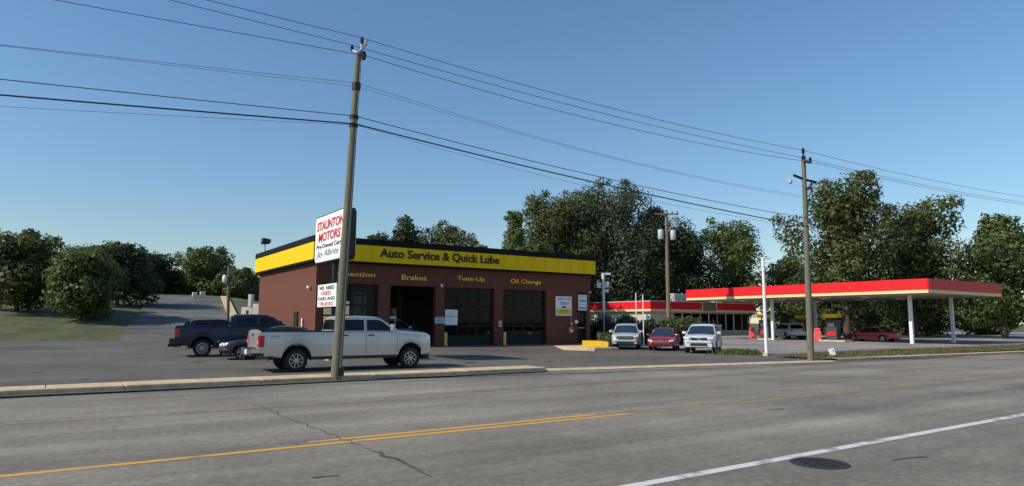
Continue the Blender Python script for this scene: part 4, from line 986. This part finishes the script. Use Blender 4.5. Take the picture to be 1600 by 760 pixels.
    if o.get('emblem'):
        for s in (-1, 1):
            y = s * (g['side_y'](-r - ro + .5, B - .17) + .004); text('bed_emblem', "4X4", .30, .07, (-r - ro + .36 if s < 0 else -r - ro + .66, y, B - .20), (1, 0, 0) if s < 0 else (-1, 0, 0), 'letter_grey', t, .004, .01)
        box('gate_emblem', xr - .036, xr - .031, .48, .62, B - .20, B - .10, 'letter_grey', t)
    return t, g
pickup('pickup_truck', 'silver crew cab pickup parked along the sidewalk behind the leaning pole', (7.77, 20.90, .10), R(-2.35), 'silver_paint', dict(wb=4.3, ro=1.28, fo=.84, cabr=-.74, cowl=1.60, gap=.35, emblem=True))
na = R(-8)
pickup('pickup_truck', 'navy blue crew cab pickup parked at the left edge of the lot', (4.78 + math.cos(na) * 1.6 - math.sin(na) * .7, 28.8 + math.sin(na) * 1.6 + math.cos(na) * .7, .20), na, 'navy_paint', dict(wb=3.8, ro=1.15, fo=.92, cabr=-.72, cowl=1.75, gap=.5, flare='charcoal_paint', spokes=10, dark=True, mirror_mat='navy_paint', bumper='navy_paint'))

# --- cars
def sedan_spec(pt, **k):
    sp = dict(wb=2.78, fo=.90, ro=1.0, W=1.82, wr=.325, arch=.385, sill=.26, paint=pt, tail_lift=.10, belt=.92, front_round=.24, rear_round=.16, shoulder=.12, crown=.05, ww=.21,
              prof=[(-2.39, .82), (-2.25, .96), (-1.75, .98), (-.9, .93), (.9, .92), (1.5, .85), (2.0, .76), (2.2, .66), (2.29, .52)],
              cab=[(-1.80, .95), (-1.05, 1.36), (-.75, 1.42), (-.1, 1.44), (.28, 1.38), (1.12, .90)], tumble=.42, cab_in=.09,
              windows=[[(-1.12, .97), (-.32, .97), (-.32, 1.33), (-.78, 1.34), (-1.0, 1.26)], [(-.22, .97), (.78, .96), (.72, 1.03), (.26, 1.31), (-.22, 1.34)]],
              gaps=[-.27, .86, -1.12], handles=[(-.9, .80), (.0, .80)], handle_mat=pt, mirror=(.70, 1.0), mirror_size=(.08, .11, .07), spokes=5, rimr=.215)
    sp.update(k); return sp
def suv_spec(pt, **k):
    sp = dict(wb=2.75, fo=.92, ro=.98, W=1.90, wr=.365, arch=.43, sill=.32, paint=pt, tail_lift=.12, belt=1.10, front_round=.20, rear_round=.10, shoulder=.14, crown=.06, ww=.23,
              prof=[(-2.355, .75), (-2.30, 1.05), (-2.0, 1.10), (.9, 1.10), (1.5, 1.06), (1.95, .98), (2.18, .86), (2.295, .66)],
              cab=[(-2.18, 1.06), (-1.85, 1.60), (-1.6, 1.66), (-.3, 1.70), (.1, 1.66), (.34, 1.58), (1.22, 1.07)], tumble=.34, cab_in=.06,
              windows=[[(-1.80, 1.18), (-1.0, 1.15), (-1.0, 1.55), (-1.66, 1.55)], [(-.92, 1.15), (-.18, 1.14), (-.18, 1.58), (-.92, 1.57)], [(-.10, 1.14), (.86, 1.13), (.80, 1.22), (.36, 1.50), (.22, 1.56), (-.10, 1.58)]],
              gaps=[-.14, .95, -1.0], handles=[(-.8, .98), (.05, .98)], handle_mat=pt, mirror=(.82, 1.20), mirror_size=(.08, .12, .08), spokes=5, rimr=.24, rocker=True)
    sp.update(k); return sp
def face(t, g, style, pt):
    xf = g['xf']
    if style == 'suv_wide':      # wide oval grille, fog lamps, dark lower intake
        slab_front(t, 'grille', [(-.46, .70), (.46, .70), (.56, .80), (.50, .90), (-.50, .90), (-.56, .80)], xf + .05, .16, 'plastic_black', .02)
        for z in (.76, .83): slab_front(t, 'grille_bar', [(-.50, z), (.50, z), (.50, z + .02), (-.50, z + .02)], xf + .062, .04, 'chrome', 0)
        slab_front(t, 'headlight', [(.56, .78), (.86, .86), (.88, .99), (.60, .92)], xf + .14, .26, 'lamp_clear', .02, True, .22)
        slab_front(t, 'lower_intake', [(-.62, .36), (.62, .36), (.54, .52), (-.54, .52)], xf + .045, .12, 'plastic_black', .02)
        slab_front(t, 'fog_lamp', [(.66, .52), (.80, .52), (.80, .62), (.66, .60)], xf + .10, .14, 'steel_dark', .015, True, .2)
        slab_front(t, 'bumper_bar', [(-.7, .54), (.7, .54), (.7, .66), (-.7, .66)], xf + .055, .1, pt, .03)
    elif style == 'suv_tiger':   # slim black grille pinched in the middle
        slab_front(t, 'grille', [(.03, .83), (.44, .80), (.50, .86), (.46, .94), (.03, .91)], xf + .06, .16, 'plastic_black', .02, True)
        slab_front(t, 'headlight', [(.52, .80), (.86, .84), (.90, 1.0), (.58, .94)], xf + .14, .26, 'lamp_clear', .02, True, .22)
        slab_front(t, 'lower_intake', [(-.52, .46), (.52, .46), (.46, .60), (-.46, .60)], xf + .05, .12, 'plastic_black', .02)
        slab_front(t, 'fog_lamp', [(.66, .44), (.82, .46), (.82, .66), (.70, .62)], xf + .10, .14, 'plastic_black', .015, True, .2)
        slab_front(t, 'bumper_bar', [(-.72, .62), (.72, .62), (.72, .76), (-.72, .76)], xf + .045, .1, pt, .03)
        slab_front(t, 'skid_plate', [(-.6, .34), (.6, .34), (.6, .40), (-.6, .40)], xf + .03, .1, 'steel_dark', .02)
    elif style == 'sedan':
        slab_front(t, 'grille', [(-.40, .54), (.40, .54), (.46, .66), (-.46, .66)], xf + .05, .18, 'chrome', .015)
        for z in (.565, .60, .635): slab_front(t, 'grille_bar', [(-.38, z), (.38, z), (.38, z + .012), (-.38, z + .012)], xf + .056, .02, 'plastic_black', 0)
        slab_front(t, 'headlight', [(.48, .56), (.80, .62), (.82, .73), (.54, .68)], xf + .16, .30, 'lamp_clear', .02, True, .26)
        slab_front(t, 'lower_intake', [(-.56, .27), (.56, .27), (.5, .38), (-.5, .38)], xf + .05, .12, 'plastic_black', .02)
        slab_front(t, 'bumper_bar', [(-.66, .39), (.66, .39), (.66, .52), (-.66, .52)], xf + .06, .12, pt, .03)
    elif style == 'round_lamp':
        slab_front(t, 'grille', [(-.28, .48), (.28, .48), (.34, .70), (-.34, .70)], xf + .05, .18, 'chrome', .02)
        for i in range(6): slab_front(t, 'grille_bar', [(-.26, .50 + .03 * i), (.26, .50 + .03 * i), (.26, .512 + .03 * i), (-.26, .512 + .03 * i)], xf + .058, .02, 'plastic_black', 0)
        for s in (-1, 1):
            for y, r in ((.64, .115), (.43, .085)):
                ob('headlight', MB().lathe([(r, -.24), (r, .0), (r * .7, .035), (r * .2, .05)], 20, 'x', (xf + .0 - .16 * (y > .5), s * y, .64)).mesh('headlight', 40), 'lamp_clear', t)
            a_, b_ = sorted((s * .70, s * .83)); box('indicator', xf - .36, xf - .12, a_, b_, .44, .50, 'amber', t, .015)
        slab_front(t, 'lower_intake', [(-.5, .25), (.5, .25), (.46, .36), (-.46, .36)], xf + .05, .12, 'plastic_black', .02)
        slab_front(t, 'bumper_bar', [(-.66, .37), (.66, .37), (.66, .47), (-.66, .47)], xf + .06, .12, pt, .03)
    if style != 'none':
        z = {'suv_wide': .58, 'suv_tiger': .66, 'sedan': .43, 'round_lamp': .40}[style]
        slab_front(t, 'front_badge', [(-.05, z + .22), (.05, z + .22), (.05, z + .27), (-.05, z + .27)], xf + .075, .02, 'chrome', 0)
    xr = g['xr']
    zt = 1.0 if 'suv' in style else .80
    for s in (-1, 1):
        a_, b_ = sorted((s * (g['hw'] - .36), s * (g['hw'] - .13))); box('tail_light', xr - .02, xr + .12, a_, b_, zt - .12, zt + .04, 'tail_red', t, .02)
    box('licence_plate', xr - .03, xr - .005, -.2, .2, zt - .16, zt - .04, 'plate', t)
def face_cam(x, y, extra=0): return math.atan2(-y, -x) + extra
def front_at(px, py, L, extra=0):
    a = face_cam(px, py, extra); return (px - math.cos(a) * L, py - math.sin(a) * L), a
for spec, st, (fx, fy), extra, lab, cat in [
    (suv_spec('palegrey_paint', sticker=-1), 'suv_wide', (27.35, 28.85), R(-3), 'silver grey SUV facing us, leftmost of the three cars beside the garage', 'car'),
    (sedan_spec('red_paint', sticker=-1), 'sedan', (27.95, 26.65), R(-6), 'dark red sedan parked between the two silver SUVs', 'car'),
    (suv_spec('white_paint', sticker=-1), 'suv_tiger', (27.35, 23.45), R(-7), 'white silver SUV with split black grille, rightmost of the parked cars', 'car')]:
    (x, y), a = front_at(fx, fy, 2.3 * .87, extra)
    t, g = vehicle('parked_car', lab, cat, (x, y, lotz(fx, fy) + .0), a, spec, 'cars parked facing the street', .87); face(t, g, st, spec['paint'])
    if st == 'suv_tiger':
        for s in (-1, 1): box('roof_rail', -1.5, .1, s * .60 - .02, s * .60 + .02, 1.70, 1.75, 'steel_grey', t, .01)
# dark saloon behind the silver pickup, facing left
sp = sedan_spec('charcoal_paint', ws_mat='car_glass'); t, g = vehicle('parked_car', 'dark grey saloon facing left behind the tail of the silver pickup', 'car', (7.05, 26.65, .16), math.pi - R(14), sp); face(t, g, 'round_lamp', 'charcoal_paint')
# white car inside the open bay
sp = suv_spec('white_paint'); t, g = vehicle('parked_car', 'white car inside the open brakes bay, nose towards the street', 'car', (16.05, 36.3, GB + .02), -math.pi / 2, sp); face(t, g, 'suv_wide', 'white_paint')
# dark car beyond the navy pickup
sp = suv_spec('black_paint'); t, g = vehicle('parked_car', 'black SUV behind the bed of the navy pickup', 'car', (7.0, 36.6, .22), R(2), sp); face(t, g, 'suv_wide', 'black_paint')
# at the pumps
sp = suv_spec('white_paint', windows=suv_spec('x')['windows']); t, g = vehicle('parked_car', 'white van-like car under the canopy behind the middle column', 'car', (57.0, 38.2, .1), R(60), sp); face(t, g, 'suv_wide', 'white_paint')
sp = sedan_spec('red_paint'); t, g = vehicle('parked_car', 'red car at the pump right of the pale grey pole', 'car', (55.3, 29.4, .1), R(90), sp); face(t, g, 'sedan', 'red_paint')

# ------------------------------------------------------------------ vegetation
def leaf_cloud(rng, centers, radii, per, size, squash=.8, up=.35, jitter=.35):
    """leaf quads spread in a rough shell of every clump; returns verts, faces"""
    C_ = []; N_ = []
    for c, r, n in zip(centers, radii, per):
        d = rng.normal(size=(n, 3)); d /= np.linalg.norm(d, axis=1)[:, None]
        rad = r * (1 - np.abs(rng.normal(0, jitter, n)) * .75).clip(.12, 1) * rng.uniform(.88, 1.14, n)
        p = d * rad[:, None]; p[:, 2] *= squash
        C_.append(p + np.array(c)); N_.append(d)
    P = np.concatenate(C_); D = np.concatenate(N_); n = len(P)
    nv = D * 1.3 + rng.normal(size=(n, 3)) * .55; nv[:, 2] += up; nv /= np.linalg.norm(nv, axis=1)[:, None]
    a = np.cross(nv, rng.normal(size=(n, 3))); a /= np.linalg.norm(a, axis=1)[:, None]; b = np.cross(nv, a)
    s = size * rng.uniform(.55, 1.25, n)[:, None]
    V = np.stack([P - a * s * .5, P + b * s * .32 - a * s * .05, P + a * s * .55, P - b * s * .32 + a * s * .08], 1)
    V[:, 1] -= nv * s * .10; V[:, 3] -= nv * s * .10
    return V.reshape(-1, 3), np.arange(4 * n).reshape(-1, 4)
def np_mesh(name, V, F):
    me = bpy.data.meshes.new(name); me.vertices.add(len(V)); me.vertices.foreach_set('co', V.astype(np.float32).ravel())
    me.loops.add(F.size); me.loops.foreach_set('vertex_index', F.astype(np.int32).ravel())
    me.polygons.add(len(F)); me.polygons.foreach_set('loop_start', np.arange(0, F.size, F.shape[1], dtype=np.int32))
    me.update(calc_edges=True); me.validate(); return me
def tree(name, label, base, H, Wd, mat, seed, n_cl=26, leaves=9000, size=.42, trunk=.28, low=.22, shape='round', group=None, trunk_r=None):
    rng = np.random.default_rng(seed); t = thing(name, label, 'tree', base, 0, group)
    cz0 = H * low; centers = []; radii = []
    lobes = rng.uniform(0, 2 * math.pi, 3)
    for i in range(n_cl):
        k = (i + .5) / n_cl; zz = cz0 + (H - cz0) * (.06 + .88 * k ** .9)
        f = (zz - cz0) / (H - cz0)
        if shape == 'round': env = math.sqrt(max(.03, 1 - (2 * f - .82) ** 2 * .92))
        elif shape == 'cone': env = max(.10, 1.08 - f * 1.02)
        elif shape == 'oak': env = math.sqrt(max(.05, 1 - (1.55 * f - .75) ** 2 * 1.1)) * (.82 + .3 * rng.random())
        else: env = .75 + .25 * math.sin(f * 3)
        a = i * 2.39996 + rng.uniform(-.5, .5); rr = env * Wd / 2 * (.30 + .62 * rng.random() ** .5) * (1 + .18 * math.cos(2 * (a - lobes[0])) + .12 * math.cos(3 * (a - lobes[1])))
        r = Wd * rng.uniform(.115, .20) * (.7 + .5 * env) * (1 if shape != 'cone' else .8)
        centers.append((math.cos(a) * max(0, rr - r * .45), math.sin(a) * max(0, rr - r * .45), min(zz, H - r * .7))); radii.append(r)
    # small outlying sprays break the outline
    for i in range(n_cl):
        c = centers[rng.integers(n_cl)]; k = rng.integers(n_cl); d = rng.normal(size=3); d[2] = abs(d[2]) * .8; d /= np.linalg.norm(d)
        q = np.array(centers[k]) + d * radii[k] * 1.0; q[2] = min(q[2], H * 1.0); centers.append(tuple(q)); radii.append(radii[k] * rng.uniform(.22, .45))
    for i in range(n_cl // 2):                       # inner masses keep the middle of the crown closed
        c = np.array(centers[i * 2]); centers.append((c[0] * .45, c[1] * .45, min(c[2], H * .8))); radii.append(Wd * .17 if shape != 'cone' else Wd * .1)
    ar = np.array(radii) ** 1.8; per = np.maximum(24, (leaves * 2.1 * ar / ar.sum()).astype(int)); size = size * .88
    V, F = leaf_cloud(rng, centers, radii, per, size)
    ob('crown', np_mesh('crown', V, F), mat, t)
    tr = trunk_r or H * .017 + .06; T = MB(); lean = rng.uniform(-.03, .03, 2) * H
    sp = [(lean[0] * z ** 2, lean[1] * z ** 2, H * .86 * z) for z in (-.03, .06, .2, .4, .6, .8, 1.0)]
    T.tube(sp, [tr * 1.35, tr * 1.05, tr * .9, tr * .7, tr * .5, tr * .3, tr * .1], 9)
    for k in range(0, n_cl, 2):
        c = Vector(centers[k]); f = max(.18, min(.9, (c.z / (H * .86)) - .18 - .1 * rng.random())); i0 = Vector((lean[0] * f * f, lean[1] * f * f, H * .86 * f))
        mid = i0.lerp(c, .55) + Vector((0, 0, -.04 * H)); b0 = tr * (1.0 - f) * .62 + .02
        T.tube([i0, mid, c], [b0, b0 * .65, b0 * .2], 6)
    ob('trunk', T.mesh('trunk', 60), 'bark', t)
    return t
def shrub(name, label, loc, w, d, h, mat, seed, leaves=3500, size=.2):
    rng = np.random.default_rng(seed); t = thing(name, label, 'shrub', loc); n = 16; cs = []; rs = []
    for i in range(n):
        cs.append((rng.uniform(-.40, .40) * w, rng.uniform(-.35, .35) * d, h * rng.uniform(.22, .72))); rs.append(min(w, d, h) * rng.uniform(.26, .42))
    V, F = leaf_cloud(rng, cs, rs, [leaves // n] * n, size, 1.0)
    V[:, 2] = np.maximum(V[:, 2], .02); ob('foliage', np_mesh('foliage', V, F), mat, t)
    T = MB()
    for c in cs[:7]: T.tube([(c[0] * .3, c[1] * .3, -.05), (c[0] * .7, c[1] * .7, c[2] * .5), c], [.04, .03, .01], 5)
    ob('stems', T, 'bark', t); return t
G1 = 'trees behind the garage'; G2 = 'trees behind the filling station'; G3 = 'trees on the hill at the left'
# behind the garage
tree('shade_tree', 'dark round-topped tree rising over the garage roof, leftmost there', (29.6, 63.8, -.1), 12.9, 6.4, 'leaf_dark', 11, 18, 5200, .34, low=.3, group=G1)
tree('shade_tree', 'low dark tree just left of the round-topped one over the roof', (27.2, 65.2, -.1), 11.0, 5.4, 'leaf_dark', 12, 14, 3600, .34, low=.3, group=G1)
tree('shade_tree', 'broad olive green tree right of the round-topped one over the roof', (33.6, 62.0, -.1), 11.9, 9.5, 'leaf_olive', 13, 22, 6500, .36, low=.25, group=G1)
tree('shade_tree', 'low olive tree at the right end of the group over the roof', (37.4, 62.0, -.1), 10.2, 5.2, 'leaf_olive', 14, 14, 3600, .36, low=.25, group=G1)
tree('conifer', 'pale green pointed tree standing alone over the garage roof', (40.2, 59.0, -.1), 13.8, 7.5, 'leaf_light', 15, 30, 5600, .36, low=.2, shape='cone', group=G1)
tree('shade_tree', 'pale green leafy tree at the left foot of the big trees', (45.2, 61.0, -.1), 11.0, 6.4, 'leaf_mid', 16, 18, 5200, .36, low=.2, group=G1)
# the big group
tree('shade_tree', 'large tree, left crown of the tall group behind the garage corner', (51.4, 66.2, -.1), 17.9, 11.4, 'leaf_olive', 17, 40, 15000, .40, low=.16, shape='oak', group=G2)
tree('shade_tree', 'tallest silvery green tree of the group, right of the garage corner', (57.4, 63.4, -.1), 19.6, 13.0, 'leaf_silver', 18, 46, 16500, .40, low=.12, shape='oak', group=G2)
tree('shade_tree', 'dark tree filling the right of the tall group behind the brown pole', (63.4, 61.0, -.1), 16.6, 11.0, 'leaf_dark', 19, 38, 13000, .40, low=.1, shape='round', group=G2)
tree('shade_tree', 'dark lower tree just right of the brown pole', (68.4, 60.0, -.1), 14.2, 8.4, 'leaf_dark', 20, 26, 7500, .40, low=.1, group=G2)
tree('shade_tree', 'round mid green tree standing right of the tall group', (76.2, 58.6, -.1), 16.0, 10.0, 'leaf_mid', 21, 30, 9000, .42, low=.12, shape='oak', group=G2)
tree('shade_tree', 'low green tree above the canopy, behind the slim white pole', (82.5, 54.5, -.1), 11.0, 9.0, 'leaf_olive', 22, 22, 6000, .42, low=.1, group=G2)
tree('shade_tree', 'low olive tree above the canopy just left of the pale pole', (86.0, 49.5, -.1), 10.6, 8.5, 'leaf_mid', 23, 22, 6000, .42, low=.1, group=G2)
tree('shade_tree', 'big dark olive tree behind the pale grey utility pole', (67.5, 38.4, -.1), 17.0, 10.5, 'leaf_olive', 24, 34, 9000, .46, low=.22, shape='oak', group=G2)
tree('shade_tree', 'olive tree beyond the right end of the canopy', (76.5, 36.0, -.1), 15.0, 11.0, 'leaf_olive', 25, 30, 8000, .46, low=.15, shape='oak', group=G2)
tree('shade_tree', 'green tree right of the canopy near the picture edge', (80.0, 29.0, -.1), 13.0, 10.0, 'leaf_mid', 26, 26, 7000, .46, low=.12, group=G2)
tree('shade_tree', 'rightmost green tree by the road at the picture edge', (92.0, 27.5, -.1), 14.0, 11.0, 'leaf_dark', 27, 26, 7000, .46, low=.12, group=G2)
for i, (x, y, h, w, m, lab) in enumerate([(63, 68.5, 9, 10, 'leaf_dark', 'dark undergrowth tree behind the store roof units'), (78.0, 47.0, 8.5, 9, 'leaf_dark', 'dark low tree seen under the canopy'), (86, 40.5, 9, 9, 'leaf_dark', 'dark low tree under the canopy right of the columns'), (96, 43, 12, 11, 'leaf_mid', 'far green tree beyond the canopy roof'), (52, 70.5, 9, 8, 'leaf_dark', 'dark low tree between garage corner and store')]):
    tree('shade_tree', lab, (x, y, -.1), h, w, m, 40 + i, 20, 5000, .45, low=.02, group=G2)
# on the hill
for i, (x, y, h, w, m, lab, sh) in enumerate([
    (17.4, 107, 6.9, 9.5, 'leaf_mid', 'rounded green tree on the hill above the side street', 'oak'), (24.0, 113, 5.4, 8.5, 'leaf_dark', 'dark low tree on the hill just left of the garage', 'round'),
    (28.8, 116, 5.4, 8.0, 'leaf_dark', 'dark low tree half hidden by the garage corner', 'round'), (10.5, 110, 6.0, 9.0, 'leaf_dark', 'dark green tree on the hill left of the rounded one', 'oak'),
    (3.5, 108, 6.4, 9.5, 'leaf_mid', 'mid green tree on the hill further left', 'oak'), (-4, 104, 5.6, 9.0, 'leaf_olive', 'olive tree on the hill near the left picture edge', 'oak'), (-11, 103, 6.2, 9, 'leaf_mid', 'leftmost green tree on the hill', 'oak'),
    (20.8, 100, 4.2, 6, 'leaf_olive', 'small olive tree at the top of the bank', 'round')]):
    tree('hill_tree', lab, (x, y, base_z(x, y) - .1), h, w, m, 60 + i, 24, 5200, .5, low=.05, shape=sh, group=G3)
HB = ['low dark bush outermost at the left picture edge on the hill top', 'low dark bush on the hill top, second from the left picture edge', 'low dark bush behind the leftmost hill tree', 'low dark bush between the olive hill tree and the next tree', 'low dark bush under the mid green hill tree', 'low dark bush left of the rounded hill tree', 'low dark bush right behind the rounded hill tree', 'low dark bush on the hill just beside the garage fascia']
for i in range(8):
    x = -13 + 5.4 * i; y = 118 + 4 * math.sin(i * 2.1)
    tree('hill_bush', HB[i], (x, y, base_z(x, y) - .3), 3.2 + .6 * math.sin(i * 1.7), 8.5, 'leaf_dark', 90 + i, 14, 2600, .6, low=.0, group='bushes along the hill top')
for i, (x, y, h, w, m, lab) in enumerate([(1.5, 62, 5.5, 6.5, 'leaf_mid', 'rounded green tree nearest the lot left of the side street'), (-2.8, 68, 6.5, 7.5, 'leaf_olive', 'olive tree left of the side street near the left picture edge'), (4.6, 74, 6.0, 7.0, 'leaf_dark', 'dark green tree beside the upper side street')]):
    tree('hill_tree', lab, (x, y, base_z(x, y) - .1), h, w, m, 140 + i, 24, 5200, .4, low=.1, shape='oak', group=G3)
for i, (x, y, h, w, m, lab) in enumerate([(104, 40, 7, 11, 'leaf_mid', 'low green tree at the far right, behind the canopy end'), (108, 31, 7, 11, 'leaf_dark', 'low dark tree at the far right by the road'), (98, 52, 8, 12, 'leaf_olive', 'low olive tree far behind the pumps'), (112, 24, 7, 10, 'leaf_mid', 'low green tree closing the road at the right'), (92, 60, 8, 12, 'leaf_dark', 'low dark tree far behind the store end')]):
    tree('shade_tree', lab, (x, y, -.3), h, w, m, 160 + i, 18, 3600, .55, low=.0, group=G2)
# hedges between the lot and the store
shrub('hedge', 'dark hedge behind the leftmost silver SUV', (34.3, 36.3, 0), 4.6, 3.0, 2.1, 'leaf_dark', 81, 7000, .2)
shrub('hedge', 'dark hedge beside the garage corner behind the floodlight pole', (32.3, 38.6, 0), 3.4, 2.4, 2.0, 'leaf_dark', 82, 4500, .2)
shrub('hedge', 'olive bush behind the red sedan', (34.8, 32.6, .05), 3.2, 2.4, 1.9, 'leaf_olive', 83, 6000, .2)
shrub('hedge', 'olive bush left of the white SUV at the foot of the brown pole', (37.2, 33.0, .05), 3.0, 2.4, 1.9, 'leaf_olive', 84, 5000, .2)
shrub('garden_plant', 'small pale flowering plant beside the yellow block', (28.35, 31.6, .2), .9, .8, .85, 'leaf_light', 85, 900, .13)
# weeds and grass on the verge
def blades(name, label, pts, h, seed, mat='blade'):
    rng = np.random.default_rng(seed); n = len(pts); P = np.array(pts); a = rng.uniform(0, 2 * math.pi, n); w = .012 + .012 * rng.random(n)
    hh = h * rng.uniform(.4, 1.3, n); dx = np.stack([np.cos(a) * w, np.sin(a) * w, np.zeros(n)], 1); ln = rng.normal(0, .3, (n, 2)) * hh[:, None]
    top = P + np.concatenate([ln, hh[:, None]], 1)
    V = np.stack([P - dx, P + dx, top + dx * .2, top - dx * .2], 1).reshape(-1, 3)
    return tag(ob(name, np_mesh(name, V, np.arange(4 * n).reshape(-1, 4)), mat), label, 'grass', kind='stuff')
rng = random.Random(5); pts = []
while len(pts) < 16000:
    x, y = rng.uniform(27.7, 60), rng.uniform(16.5, 19.4)
    if math.sin(x * 1.3) * math.sin(y * 2.2 + x) + rng.uniform(-.9, .5) > -.35: pts.append((x, y, verge_z(x, y) - .01))
blades('verge_grass', 'dry patchy grass on the verge along the road', pts, .13, 1)
pts = []
for _ in range(1700):
    x, y = rng.gauss(28.7, .45), rng.gauss(22.0, .5); pts.append((x, y, .02))
blades('verge_weeds', 'green weeds beside the white SUV', pts, .24, 2, 'leaf_mid')
pts = []
for _ in range(9000):
    x, y = rng.uniform(31, 48), rng.uniform(28.4, 29.2) + rng.uniform(0, 3) * 0; pts.append((x, rng.uniform(19.2, 19.8), .03))
blades('edge_grass', 'grass growing along the forecourt edge', pts[:5000], .12, 3)
